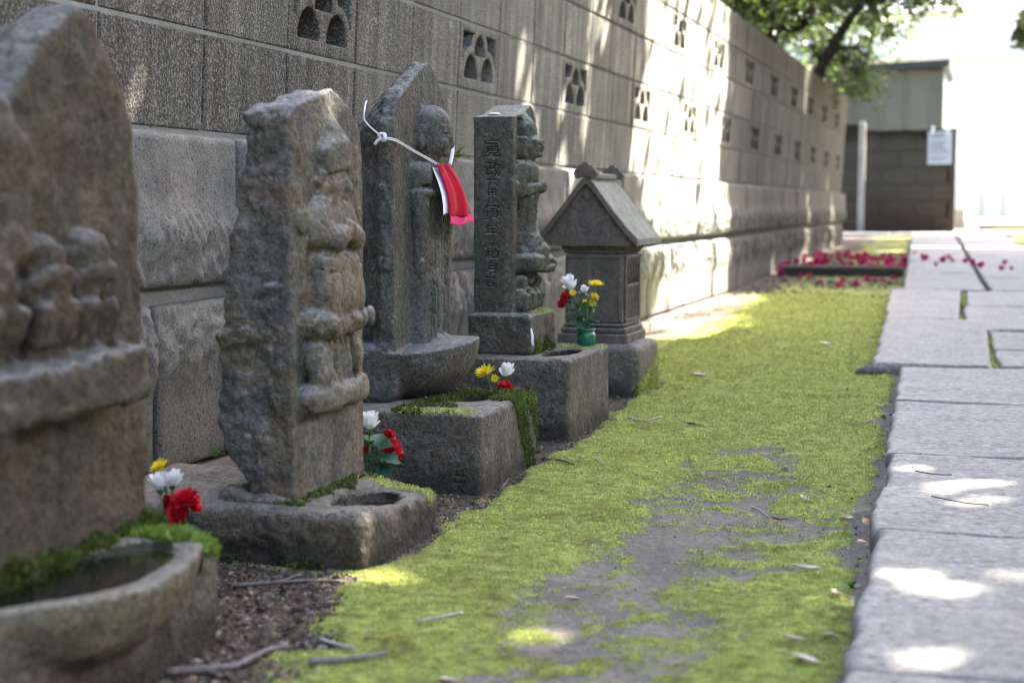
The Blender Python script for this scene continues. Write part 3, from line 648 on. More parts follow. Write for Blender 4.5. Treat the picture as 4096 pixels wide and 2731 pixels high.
def base_variant(seed, hgt, groove):
    """rusticated stone 0.89 long: smooth upper or lower band, tooth-chiselled belly, worn rounded arrises"""
    C = Carve((-0.15, -0.46, -0.02), (0.09, 0.46, hgt + 0.02), 0.0062)
    C.box((-0.13, -0.4455, 0.004), (0.036, 0.4455, hgt - 0.004), 0.012, k=0.001)
    Z = C.Z / hgt; t = (Z if groove > 0 else 1 - Z)
    chis = sstep(0.62, 0.30, t) * sstep(0.02, 0.10, t)
    warp = C.noise(0.10, seed + 3, 2) * 0.02
    dia = np.sin((C.Y * 0.85 + C.Z * 0.30 * (1 if seed % 2 else -1) + warp * 2.2) * 2 * np.pi / 0.030) * 0.0042 * np.clip(C.noise(0.12, seed + 8, 2) * 1.6 + 0.25, 0, 1)
    rough = C.noise((0.03, 0.022, 0.045), seed, 3, 0.6) * 0.0085 + C.noise(0.012, seed + 1, 2) * 0.0045
    belly = -0.016 * np.sin(np.clip(t, 0, 1) * np.pi) * chis + C.noise(0.2, seed + 2, 2) * 0.006
    front = sstep(-0.03, 0.02, C.X)
    C.d += (front * (belly + chis * (dia + rough * 1.5) + (1 - chis) * C.noise(0.02, seed + 6, 2) * 0.0012)).astype(np.float32)
    C.d += (front * sstep(0.07, 0.0, t) * 0.022 + front * sstep(0.425, 0.4455, np.abs(C.Y)) * 0.004).astype(np.float32)       # recessed bed joint
    V, Q, _ = C.mesh((0, 0, 0)); me = mesh_np('base_stone', V, Q); me.materials.append(M['base']); return me
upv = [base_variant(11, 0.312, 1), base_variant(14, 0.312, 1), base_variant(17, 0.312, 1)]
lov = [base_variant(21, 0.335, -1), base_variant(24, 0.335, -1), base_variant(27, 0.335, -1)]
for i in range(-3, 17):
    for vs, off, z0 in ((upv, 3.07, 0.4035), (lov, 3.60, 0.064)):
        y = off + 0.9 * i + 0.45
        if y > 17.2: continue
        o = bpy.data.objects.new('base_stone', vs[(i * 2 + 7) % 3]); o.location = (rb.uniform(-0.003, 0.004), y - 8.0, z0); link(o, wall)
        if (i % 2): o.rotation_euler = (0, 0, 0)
for i in range(-3, 17):
    y = 3.2 + 0.9 * i; C = MB().box((-0.15, y, -0.25), (0.075, y + 0.885, 0.060), 0.012); C.build('footing_stone', M['base'], wall, off=(0, 8, 0))
MB().box((-0.13, 0.5, 0.0), (0.012, 17.33, 0.715)).build('mortar_core', M['mortar'], wall, off=(0, 8, 0))

# ------------------------------------------------------------------ far end: block wall, post, shed, white building
dw = thing('screen_wall', (0.57, 20.06, 0.25), 'dark mossy concrete block wall with a notice at the end of the path', 'wall')
for r in range(6):
    for n in range(3):
        xa = 0.04 + (n * 0.4 if r % 2 == 0 else n * 0.4 - 0.2); xb = xa + 0.394
        xa, xb = max(xa, 0.04), min(xb, 1.10)
        if xb - xa > 0.05: MB().box((xa, 20.0, 0.25 + r * 0.2), (xb, 20.12, 0.25 + r * 0.2 + 0.195), 0.006).build('concrete_block', M['dark_wall'], dw, off=(0.57, 20.06, 0.25))
    if r % 2: MB().box((1.0, 20.0, 0.25 + r * 0.2), (1.10, 20.12, 0.25 + r * 0.2 + 0.195), 0.006).build('concrete_block', M['dark_wall'], dw, off=(0.57, 20.06, 0.25))
MB().box((0.035, 19.985, 1.452), (1.105, 20.135, 1.50), 0.008).build('coping', M['dark_wall'], dw, off=(0.57, 20.06, 0.25))
MB().box((0.045, 20.01, 0.1), (1.095, 20.11, 1.45)).build('mortar', M['dark_wall'], dw, off=(0.57, 20.06, 0.25))
nt = thing('notice', (0.92, 19.98, 1.08), 'white laminated notice hanging from two clips on the dark wall', 'sign')
MB().box((0.775, 19.968, 1.08), (1.055, 19.973, 1.47)).build('sheet', M['paper'], nt, off=(0.92, 19.98, 1.08))
pr = MB(); rr_ = random.Random(4)
for i in range(12):
    z = 1.425 - i * 0.026
    if i in (2, 9): continue
    pr.box((0.80, 19.9652, z - (0.006 if i else 0.011)), (0.80 + rr_.uniform(0.15, 0.23), 19.9674, z + (0.004 if i else 0.009)))
pr.build('print', M['ink'], nt, off=(0.92, 19.98, 1.08))
for x in (0.83, 1.0): MB().box((x - 0.012, 19.96, 1.44), (x + 0.012, 20.0, 1.53), 0.003).build('clip', M['clip'], nt, off=(0.92, 19.98, 1.08))
MB().box((0.0, 19.55, 0.2), (0.072, 19.62, 1.57), 0.006).build('gate_post', M['post'], label='slim pale post at the left edge of the dark block wall', cat='post')
gw = thing('side_wall', (-0.6, 20.5, 0.2), 'dark wall seen in the gap between long wall and pale post', 'wall')
for r in range(7):
    for n in range(3): MB().box((-1.2 + n * 0.4, 20.4, 0.2 + r * 0.2), (-1.2 + n * 0.4 + 0.394, 20.52, 0.2 + r * 0.2 + 0.195), 0.006).build('concrete_block', M['dark_wall'], gw, off=(-0.6, 20.5, 0.2))
sh = thing('shed', (0.2, 24.0, 0.25), 'grey steel shed with dark blue roof edge behind the dark wall', 'shed'); so = (0.2, 24.0, 0.25)
MB().box((-0.75, 23.0, 0.25), (0.855, 25.4, 2.44)).build('wall_panel', M['shed'], sh, off=so)
for x in (-0.32, 0.02, 0.36, 0.70): MB().box((x - 0.012, 22.98, 0.3), (x + 0.012, 22.999, 2.42)).build('rib', M['shed'], sh, off=so)
MB().box((0.81, 22.97, 0.25), (0.858, 22.999, 2.44)).build('corner_post', M['shed'], sh, off=so)
rf = MB().add([(-0.9, 22.82, 2.40), (0.93, 22.82, 2.465), (0.93, 22.82, 2.565), (-0.9, 22.82, 2.50), (-0.9, 25.6, 2.40), (0.93, 25.6, 2.465), (0.93, 25.6, 2.565), (-0.9, 25.6, 2.50)],
     [(0, 1, 2, 3), (7, 6, 5, 4), (3, 2, 6, 7), (0, 4, 5, 1), (1, 5, 6, 2), (0, 3, 7, 4)]); rf.build('roof', M['shed_roof'], sh, off=so)
bd = thing('white_building', (6.0, 33.0, 0.2), 'large plain white building in full sun beyond the shed', 'building'); bo = (6, 33, 0.2)
MB().box((-6, 30, 0.0), (16, 36, 3.16)).build('lower_wall', M['white_wall'], bd, off=bo)
MB().box((-6.05, 29.9, 3.162), (16, 36, 3.22)).build('ledge', M['beam'], bd, off=bo)
MB().box((-6, 30.6, 3.222), (16, 36, 4.05)).build('upper_wall', M['white_wall'], bd, off=bo); MB().box((-6.05, 30.5, 4.052), (16, 36, 4.11)).build('parapet', M['beam'], bd, off=bo)
for x in (0.2, 1.35, 1.72, 2.9): MB().box((x - 0.012, 29.97, 0.0), (x + 0.012, 29.999, 3.15)).build('panel_joint', M['beam'], bd, off=bo)
st = thing('low_steps', (1.7, 24.4, 0.25), 'pale low steps beside the right end of the dark wall', 'steps')
MB().box((1.02, 24.0, 0.1), (1.16, 24.9, 0.55), 0.01).build('pier', M['post'], st, off=(1.7, 24.4, 0.25)); MB().box((1.165, 24.3, 0.1), (3.9, 25.6, 0.40), 0.01).build('step', M['white_wall'], st, off=(1.7, 24.4, 0.25))
MB().box((1.35, 23.6, 0.1), (3.9, 23.9, 0.335), 0.02).build('edging', M['plinth'], st, off=(1.7, 24.4, 0.25))

# ------------------------------------------------------------------ trees
def leaf_cloud(name, P, size, mat, parent, rng, aspect=0.5, flat=0.55, off=(0, 0, 0)):
    n = len(P); size = np.broadcast_to(size, (n,)) * rng.uniform(0.75, 1.25, n)
    nrm = rng.normal(size=(n, 3)); nrm[:, 2] = np.abs(nrm[:, 2]) + flat; nrm /= np.linalg.norm(nrm, axis=1)[:, None]
    t = np.cross(nrm, rng.normal(size=(n, 3))); t /= np.linalg.norm(t, axis=1)[:, None] + 1e-9; b = np.cross(nrm, t)
    L = size[:, None] * 0.5; W = L * aspect
    P = P - np.array(off)
    fold = nrm * (W * 0.35)
    V = np.stack([P - t * L, P - t * L * 0.1 + b * W + fold, P + t * L, P - t * L * 0.1 - b * W + fold, ], 1).reshape(-1, 3)
    K = np.arange(n)[:, None] * 4; F = np.concatenate([K + [0, 2, 1], K + [0, 3, 2]], 0)
    return ob(name, mesh_np(name, V, F, False), mat, parent)
def crown_points(clusters, rng, dens):
    out = []
    for c, r in clusters:
        n = int(dens * r[0] * r[1] * r[2] * 4.2)
        sub = rng.normal(size=(max(3, n // 28), 3)) * 0.52 * np.array(r) + np.array(c)         # sprays
        p = sub[rng.integers(0, len(sub), n)] + rng.normal(size=(n, 3)) * min(max(r) * 0.16, 0.16)
        out.append(p)
    return np.concatenate(out)
def tree(base, label, limbs, clusters, size, dens, mat, seed, group=None):
    t = thing('tree', base, label, 'tree', group); rng = np.random.default_rng(seed); b = MB()
    for pts, r0, r1 in limbs:
        sp = smooth_path([tuple(np.array(p) - np.array(base)) for p in pts], 5); n = len(sp)
        b.tube(sp, [r0 + (r1 - r0) * i / (n - 1) for i in range(n)], 9)
    b.build('trunk', M['bark'], t, smooth=True)
    leaf_cloud('crown', crown_points(clusters, rng, dens), size, mat, t, rng, off=base)
    return t
tree((-0.75, 15.0, 0.0), 'dark tree with a limb arching low over the long wall', [
    ([(-0.75, 15, 0), (-0.72, 15, 1.2), (-0.62, 15, 1.95), (-0.5, 15, 2.12), (-0.35, 15, 2.17), (-0.2, 15, 2.22), (-0.11, 15.0, 2.30), (-0.05, 15, 2.55), (0.0, 15.1, 3.4)], 0.09, 0.035),
    ([(-0.22, 15, 2.21), (-0.235, 15, 2.5), (-0.25, 15.2, 3.5)], 0.04, 0.03), ([(-0.72, 15, 1.3), (-0.85, 14.6, 2.4), (-0.9, 14.4, 3.6)], 0.06, 0.03), ([(-0.45, 14.2, 0.5), (-0.42, 14.2, 1.9), (-0.40, 14.2, 2.8)], 0.035, 0.025), ([(-0.36, 13.9, 1.6), (-0.22, 13.9, 2.1), (-0.05, 13.9, 2.35), (0.2, 13.8, 2.6)], 0.022, 0.012)],
    [((-0.55, 14.8, 2.75), (0.55, 1.2, 0.45)), ((-0.9, 14.0, 2.6), (0.5, 0.9, 0.5)), ((-0.05, 15.4, 2.75), (0.3, 0.7, 0.3)), ((-0.3, 15.8, 2.35), (0.35, 0.5, 0.16)), ((-0.75, 14.6, 2.2), (0.4, 0.8, 0.2)), ((-0.35, 14.6, 2.55), (0.45, 0.7, 0.28)), ((0.1, 15.4, 2.6), (0.35, 0.7, 0.2))], 0.062, 5600, M['leaf'], 1)
tree((-0.42, 15.6, 0.0), 'slanting dark trunk leaning over the end of the wall', [
    ([(-0.42, 15.6, 0), (-0.2, 15.3, 1.2), (-0.02, 15, 1.75), (0.13, 15, 2.05), (0.23, 15, 2.22), (0.39, 15, 2.42), (0.75, 15, 2.75), (1.2, 15, 3.1)], 0.070, 0.022),
    ([(0.10, 15, 1.98), (0.28, 14.9, 2.0), (0.45, 14.9, 1.92)], 0.02, 0.007), ([(0.36, 15, 2.38), (0.8, 14.9, 2.44), (1.2, 14.9, 2.36)], 0.02, 0.007)],
    [((0.36, 15, 1.76), (0.18, 0.35, 0.13)), ((0.30, 15.1, 2.02), (0.16, 0.3, 0.12)), ((0.55, 15, 2.15), (0.10, 0.3, 0.10)), ((0.52, 15.0, 2.5), (0.22, 0.4, 0.10)), ((0.90, 15, 2.42), (0.28, 0.4, 0.07)), ((1.16, 14.9, 2.33), (0.10, 0.2, 0.06)), ((0.15, 15.2, 2.45), (0.25, 0.4, 0.15)), ((0.2, 16.2, 1.75), (0.2, 0.4, 0.16)), ((0.62, 15, 2.44), (0.3, 0.4, 0.10)), ((1.05, 14.9, 2.42), (0.28, 0.4, 0.06)), ((0.05, 15.3, 1.98), (0.2, 0.4, 0.14)), ((0.45, 15.1, 2.28), (0.16, 0.3, 0.12))],
    0.062, 9000, M['leaf'], 2)
for i, (bx, by, s) in enumerate(((-1.5, 20.5, 1), (-3.2, 22.5, 2), (-0.9, 25.5, 3))):
    tree((bx, by, 0.2), ['sunlit green tree close behind the far end of the long wall', 'bright green tree farther back behind the long wall', 'green tree standing behind the grey shed'][i],
        [([(bx, by, 0.2), (bx + 0.1, by, 1.6), (bx - 0.1, by, 3.0), (bx + 0.2, by, 4.6)], 0.10, 0.04), ([(bx, by, 1.4), (bx + 0.5, by - 0.2, 2.6), (bx + 0.7, by, 3.8)], 0.05, 0.02)],
        [((bx, by, 2.3), (1.0, 1.0, 0.7)), ((bx + 0.4, by, 3.2), (1.0, 0.9, 0.7)), ((bx - 0.5, by + 0.2, 3.4), (0.9, 0.9, 0.7)), ((bx, by, 4.4), (1.0, 1.0, 0.6))], 0.10, 480, M['leaf_far'], 30 + s)

# tall trees beside the path; their crowns shade it and let the sun through in places
SPOTS = [  # places the sun reaches: (point, radius)
    ((1.43, 2.34, 0.04), 0.006), ((1.47, 2.29, 0.04), -0.002), ((1.50, 2.25, 0.04), -0.01), ((1.56, 2.36, 0.04), 0.002), ((1.43, 1.98, 0.04), 0.004), ((1.50, 1.97, 0.04), 0.002), ((1.40, 3.38, 0.04), 0.004), ((1.49, 3.2, 0.04), 0.006), ((1.53, 3.05, 0.04), 0.008), ((1.395, 2.36, 0.04), 0.004), ((1.58, 2.42, 0.04), -0.004), ((1.40, 2.02, 0.04), -0.004), ((1.46, 1.93, 0.04), -0.002), ((1.50, 2.98, 0.04), 0.0), ((1.44, 3.10, 0.04), -0.004), ((1.56, 3.25, 0.04), 0.004), ((1.42, 3.46, 0.04), -0.008),
    ((0.645, 2.25, 0), 0.010), ((0.60, 2.27, 0), 0.0), ((0.97, 2.05, 0), 0.0), ((1.02, 1.88, 0), 0.006), ((0.76, 2.0, 0), 0.0), ((1.30, 2.3, 0), 0.005), ((1.20, 1.75, 0), 0.012), ((1.30, 3.1, 0), 0.0),
    ((0.47, 2.53, 0.745), 0.0), ((0.47, 2.45, 0.16), -0.01), ((0.60, 1.72, 0.05), 0.004),
    ((0.0, 2.72, 0.80), -0.005), ((0.47, 4.85, 0.58), -0.06)]
rng = np.random.default_rng(99); NL = 280000
hit = np.stack([rng.uniform(-1.35, 3.5, NL), rng.uniform(-1.6, 20.5, NL)], 1); ex = rng.uniform(size=NL) < 0.2; hit[ex] = np.stack([rng.uniform(3.4, 6.0, ex.sum()), rng.uniform(6.0, 18.5, ex.sum())], 1); zz = rng.uniform(4.2, 6.6, NL)
Pc = np.concatenate([hit, np.zeros((NL, 1))], 1) + SUN_DIR * (zz / SUN_DIR[2])[:, None]
ax_ = np.maximum(-hit[:, 0], 0); wz = ax_ * SUN_DIR[2] / SUN_DIR[0]; wy = hit[:, 1] + ax_ * SUN_DIR[1] / SUN_DIR[0]
nse = pnoise(wy, wz, 0.5, 31, 3); nsf = pnoise(wy * 2.6, wz * 0.75 + wy * 0.5, 0.8, 37, 2)
pk = np.ones(NL)
onwall = hit[:, 0] < 0.06; yw = np.where(onwall, wy, hit[:, 1])
win = sstep(6.75, 7.35, yw + nse * 0.5) * sstep(9.62, 9.45, yw + nse * 0.1)
thr = np.interp(yw, [3.5, 4.6, 5.6, 6.8, 9.5, 10.5, 17], [0.95, 0.62, 0.34, 0.10, 0.22, 0.40, 0.42])
pk = np.where(onwall, np.minimum(1 - 0.985 * win, np.where(nsf > thr, 0.04, 1.0)), pk)
gx_, gy_ = hit[:, 0], hit[:, 1]
pool = (gx_ > 0) * sstep(0.62, 0.30, gx_ + nse * 0.2 + (gy_ - 7.2) * 0.05) * sstep(6.2, 6.8, gy_ + nse * 0.4) * sstep(10.2, 9.2, gy_ + nse * 0.3)
pk *= 1 - 0.97 * pool * (gx_ >= 0)
pk *= 1 - 0.98 * ((gx_ > pleft(gy_) + 1.05) & (gy_ > 13.4) | (gy_ > 18.3))
pk *= 1 - 0.95 * ((np.abs(gy_ - 15.2 - 0.1 * nse) < 0.17) & (gx_ > 0.35))
for p, r in SPOTS:
    p = np.array(p); q = Pc - p; d = np.linalg.norm(q - np.outer(q @ SUN_DIR, SUN_DIR), axis=1)
    d = d + 0.020 * pnoise(hit[:, 0], hit[:, 1], 0.06, 41, 2)
    pk *= np.where(d < r + 0.050, 0.0, 1.0)
keep = rng.uniform(size=NL) < pk; Pc = Pc[keep]
Pc = np.concatenate([Pc, np.array([1.78, 15.0, 2.1]) + rng.normal(size=(90, 3)) * [0.05, 0.2, 0.07]])
trunks = [(5.0, 4.5), (5.2, 10.0), (5.0, 15.5), (5.3, 21.0)]
own = np.argmin(np.stack([np.abs(Pc[:, 1] - ty) for _, ty in trunks], 1), 1)
for i, (tx, ty) in enumerate(trunks):
    t = thing('tree', (tx, ty, float(gz(ty))), 'tall evergreen tree shading the path from its far side', 'tree', 'trees shading the path')
    b = MB(); b.tube(smooth_path([(0, 0, -0.1), (0.05, 0, 1.6), (-0.1, 0.1, 3.2), (-0.5, 0.2, 5.2)], 4), [0.16 - 0.006 * j for j in range(13)], 10)
    for j in range(6):
        e = Pc[own == i][rng.integers(0, max(1, (own == i).sum()))] - np.array([tx, ty, 0])
        b.tube(smooth_path([(-0.1, 0.1, 3.0 + 0.2 * j), (e[0] * 0.5, e[1] * 0.5, (3.6 + e[2]) / 2), tuple(e)], 4), [0.06, 0.055, 0.05, 0.045, 0.04, 0.035, 0.03, 0.025, 0.02], 6)
    b.build('trunk', M['bark'], t, smooth=True)
    leaf_cloud('crown', Pc[own == i] , 0.140, M['leaf'], t, rng, 0.68, off=(tx, ty, float(gz(ty))))

# unseen, added to block low sky light: trees behind, timber hall opposite
for i, (bx, by) in enumerate(((-2.0, -6.5), (1.2, -7.5), (4.6, -6.0), (-2.6, -2.6))):
    r_ = np.random.default_rng(300 + i)
    tree((bx, by, 0.0), ['broad evergreen at the back of the yard beside the wall', 'tall evergreen at the back of the yard', 'spreading evergreen at the back of the yard near the hall', 'evergreen behind the near end of the wall'][i], [([(bx, by, -0.1), (bx, by, 2.0), (bx + 0.2, by, 5.0)], 0.16, 0.06)],
         [((bx, by, 1.4), (1.6, 0.9, 1.1)), ((bx, by, 2.6), (1.7, 1.0, 0.9))], 0.26, 300, M['leaf'], 310 + i)
hall = thing('temple_hall', (10.5, 6.0, 0.0), 'dark timber hall with a tiled roof across the yard', 'building'); ho = (10.5, 6, 0)
M['timber'] = plain('dark_timber', (0.06, 0.045, 0.035), 0.8, 0.3, 0.3, 8, 0.3); M['tile'] = plain('roof_tile', (0.07, 0.072, 0.078), 0.6, 0.4, 0.2, 6, 0.3)
MB().box((8.6, -4, -0.1), (13, 17, 0.35)).build('plinth', M['post'], hall, off=ho); MB().box((9.0, -3.5, 0.352), (12.6, 16.5, 3.4)).build('wall', M['timber'], hall, off=ho)
for k in range(11): MB().box((8.9, -3.5 + k * 1.98, 0.352), (9.08, -3.32 + k * 1.98, 3.4)).build('column', M['timber'], hall, off=ho)
MB().add([(7.7, -5, 3.3), (7.7, 18, 3.3), (10.8, 18, 5.6), (10.8, -5, 5.6), (7.7, -5, 3.15), (7.7, 18, 3.15), (10.8, 18, 5.45), (10.8, -5, 5.45), (13.9, -5, 3.3), (13.9, 18, 3.3), (13.9, -5, 3.15), (13.9, 18, 3.15)],
  [(0, 3, 2, 1), (4, 5, 6, 7), (0, 1, 5, 4), (3, 8, 9, 2), (7, 6, 11, 10), (8, 10, 11, 9), (0, 4, 7, 3), (3, 7, 10, 8), (1, 2, 6, 5), (2, 9, 11, 6)]).build('roof', M['tile'], hall, off=ho)

# ------------------------------------------------------------------ writing for engraving
def text_mask(rows, h, ax_u, ax_z, u0, z0, dz, size, flip=False):
    """coverage of glyphs centred at (u0[i], z0 - dz*row) on the (u, z) grid; rows: list of (column x, string)"""
    ss = 4; U = len(ax_u) * ss; Zn = len(ax_z) * ss; mask = np.zeros((U, Zn), bool); dg = None
    cu = ax_u[0] - h / 2; cz = ax_z[0] - h / 2; st = h / ss
    for item in rows:
        seq = [(item[0], z0 - dz * k, size, ch) for k, ch in enumerate(item[1])] if len(item) == 2 else [item]
        for col, zc, size_, ch in seq:
            c = bpy.data.curves.new('glyph', 'FONT'); c.body = ch; c.size = size_; c.align_x = 'CENTER'; c.resolution_u = 3
            o = bpy.data.objects.new('glyph', c); COL.objects.link(o)
            dg = bpy.context.evaluated_depsgraph_get(); e = o.evaluated_get(dg); me = e.to_mesh(); me.calc_loop_triangles()
            V = np.array([v.co[:2] for v in me.vertices]); T = [tuple(t.vertices) for t in me.loop_triangles]
            e.to_mesh_clear(); bpy.data.objects.remove(o); bpy.data.curves.remove(c)
            if len(T) == 0: continue
            cen = (V.max(0) + V.min(0)) / 2; V = V - cen
            for t in T:
                p = V[list(t)] + [col, zc]
                q = (p - [cu, cz]) / st; lo = np.maximum(np.floor(q.min(0)).astype(int), 0); hi = np.minimum(np.ceil(q.max(0)).astype(int) + 1, [U, Zn])
                if (hi <= lo).any(): continue
                gx2, gy2 = np.meshgrid(np.arange(lo[0], hi[0]) + 0.5, np.arange(lo[1], hi[1]) + 0.5, indexing='ij')
                d = lambda a, b: (gx2 - a[0]) * (b[1] - a[1]) - (gy2 - a[1]) * (b[0] - a[0])
                e0, e1, e2 = d(q[0], q[1]), d(q[1], q[2]), d(q[2], q[0])
                mask[lo[0]:hi[0], lo[1]:hi[1]] |= ((e0 >= 0) & (e1 >= 0) & (e2 >= 0)) | ((e0 <= 0) & (e1 <= 0) & (e2 <= 0))
    return mask.reshape(len(ax_u), ss, len(ax_z), ss).mean((1, 3)).astype(np.float32)
def blur(m, n):
    for _ in range(n):
        m = (np.pad(m, ((1, 1), (0, 0)))[:-2] + 2 * m + np.pad(m, ((1, 1), (0, 0)))[2:]) / 4
        m = (np.pad(m, ((0, 0), (1, 1)))[:, :-2] + 2 * m + np.pad(m, ((0, 0), (1, 1)))[:, 2:]) / 4
    return m

def moss_on(root, V, N, cond, n, size, mat, seed, name='moss_patch', lean=0.9):
    """moss blades on the vertices of a stone that meet cond"""
    r = np.random.default_rng(seed); idx = np.nonzero(cond)[0]
    if len(idx) == 0: return
    i = idx[r.integers(0, len(idx), n)]; P = V[i] + r.normal(size=(n, 3)) * 0.0022
    tri_cloud(name, P, N[i] * 0.8 + np.array([0, 0, 0.35]), size, mat, root, lean=lean, aspect=0.45, rng=r, kind='stuff')

# ------------------------------------------------------------------ stele with three monkeys (nearest)
org = (0.40, 1.66, 0.12); t = thing('carved_stele', org, 'large dark stone stele with three monkeys carved on a ledge, nearest the camera', 'stone stele')
C = Carve((0.30, 1.39, 0.10), (0.585, 1.94, 0.84), 0.0048)
C.slab([(1.43, .12), (1.435, .46), (1.49, .58), (1.576, .665), (1.632, .732), (1.695, .786), (1.742, .817), (1.787, .808), (1.826, .748), (1.863, .685), (1.887, .596), (1.890, .44), (1.886, .305), (1.905, .12)], 0.335, 0.47, 0, taper=0.35, rnd=0.014)
for y, hy in ((1.535, -0.012), (1.636, 0.004), (1.728, 0.004)):                         # the three monkeys, slim and worn
    C.ell((0.470, y, 0.452), (0.036, 0.035, 0.084), 3, 0.008); C.ell((0.482, y, 0.510 + hy), (0.024, 0.028, 0.028), 3, 0.014)
    C.cap((0.497, y + 0.004, 0.515 + hy), (0.502, y - 0.004, 0.490 + hy), 0.010, 0.011, 3, 0.008)
    for sg in (-1, 1):
        C.cap((0.476, y + sg * 0.036, 0.474), (0.503, y + sg * 0.014, 0.490 + hy), 0.012, 0.009, 3, 0.006)
        C.cap((0.480, y + sg * 0.032, 0.398), (0.501, y + sg * 0.025, 0.450), 0.012, 0.012, 3, 0.006)
    C.cap((0.508, y, 0.470), (0.502, y + 0.003, 0.398), 0.008, 0.013, 3, 0.005, cut=True); C.cap((0.494, y + 0.048, 0.52), (0.490, y + 0.049, 0.40), 0.011, 0.013, 3, 0.005, cut=True)
C.box((0.43, 1.475, 0.326), (0.530, 1.800, 0.396), 0.016, 2, 0.012, skew=lambda X, Y: 0.03 * (Y - 1.64)); C.box((0.43, 1.42, 0.292), (0.512, 1.54, 0.320), 0.014, 2, 0.014)
C.ell((0.466, 1.565, 0.655), (0.026, 0.034, 0.045), 1, 0.02); C.ell((0.466, 1.565, 0.590), (0.028, 0.050, 0.055), 1, 0.02)
C.cap((0.476, 1.60, 0.63), (0.480, 1.585, 0.55), 0.016, 0.014, 1, 0.014)
C.cap((0.462, 1.57, 0.56), (0.464, 1.57, 0.53), 0.035, 0.04, 1, 0.02)
rough = sstep(0.463, 0.44, C.X); C.d += (rough * (C.noise(0.05, 1, 3) * 0.012) + C.noise(0.09, 2, 3) * 0.006 + C.noise(0.028, 3, 4, 0.6) * 0.0075 + sstep(0.48, 0.50, C.X) * C.noise(0.02, 7, 3) * 0.006 + (C.Z < 0.41) * (C.Z > 0.31) * sstep(0.475, 0.49, C.X) * C.noise(0.035, 6, 3, 0.6) * 0.012).astype(np.float32)
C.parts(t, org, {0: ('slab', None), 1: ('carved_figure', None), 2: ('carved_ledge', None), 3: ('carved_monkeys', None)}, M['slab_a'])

# its basin stone
org = (0.33, 1.60, 0.0); t = thing('basin_stone', org, 'bowl-shaped stone water basin edged with bright moss, nearest the camera', 'stone basin')
C = Carve((0.02, 1.28, -0.07), (0.69, 1.98, 0.22), 0.0056)
C.box((0.08, 1.33, -0.05), (0.578, 1.895, 0.142), 0.03, 0)
C.put(lambda X, Y, Z: np.maximum((np.sqrt(((X - 0.520) / 0.122) ** 2 + ((Y - 1.600) / 0.245) ** 2 + ((Z - 0.150) / 0.105) ** 2) - 1) * 0.1, Z - 0.150 - 0.10 * (1.58 - Y) * (Y < 1.58) * 0.6), (0.520, 1.600, 0.14), (0.14, 0.26, 0.12), 1, 0.016)
C.put(lambda X, Y, Z: (np.sqrt(((X - 0.540) / 0.070) ** 2 + ((Y - 1.600) / 0.205) ** 2 + ((Z - 0.168) / 0.055) ** 2) - 1) * 0.06, (0.540, 1.600, 0.16), (0.09, 0.22, 0.07), 1, 0.012, cut=True)
C.d += (C.noise(0.10, 5, 3) * 0.008 + C.noise(0.025, 6, 2) * 0.0022 + sstep(0.10, 0.02, C.Z) * C.noise(0.03, 8, 3, ridge=True) * 0.004).astype(np.float32)
C.wet(lambda X, Y, Z: (((X - 0.540) / 0.070) ** 2 + ((Y - 1.600) / 0.205) ** 2 + ((Z - 0.168) / 0.055) ** 2 < 1.08) & (Z < 0.150 + 0.06 * np.maximum(1.58 - Y, 0)), 2)
_, V, N = C.parts(t, org, {0: ('block', None), 1: ('bowl', None), 2: ('hollow', 1)}, {0: M['basin'], 1: M['basin'], 2: M['wet']})
X, Y, Z = (V + np.array(org)).T
moss_on(t, V, N, (N[:, 2] > 0.35) & (Z > 0.10) & ((X < 0.475) & (Y < 1.93) & (X > 0.42) | (Y > 1.80)) & (X > 0.38), 16000, 0.010, M['moss_lime'], 3)
moss_on(t, V, N, (N[:, 2] > 0.1) & (Z > 0.095) & (X < 0.478) & (X > 0.45) & (Y > 1.45) & (Y < 1.80), 9000, 0.008, M['moss_dark'], 4)
MB().box((0.465, 1.43, 0.118), (0.603, 1.785, 0.1425)).build('water', M['water'], t, off=org)
cu = Carve((0.43, 1.40, 0.10), (0.53, 1.96, 0.26), 0.008)                                # moss cushion at the foot of the stele
cu.cap((0.462, 1.40, 0.130), (0.464, 1.90, 0.134), 0.018, 0.018, 0, 0.02)
for j in range(24): cu.ell((0.464 + 0.008 * math.sin(j * 2.3), 1.41 + j * 0.021, 0.130 + 0.010 * math.sin(j * 1.7)), (0.017, 0.024, 0.020), 0, 0.02)
cu.d += cu.noise(0.03, 9, 3) * 0.012
V, Q, _ = cu.mesh(org); me = mesh_np('moss_cushion', V, Q); nn = np.empty(len(V) * 3, np.float32); me.vertex_normals.foreach_get('vector', nn)
co = ob('moss_cushion', me, M['moss_dark'], t, kind='stuff'); moss_on(t, V, nn.reshape(-1, 3), V[:, 0] > 0.04, 16000, 0.011, M['moss_dark'], 6)

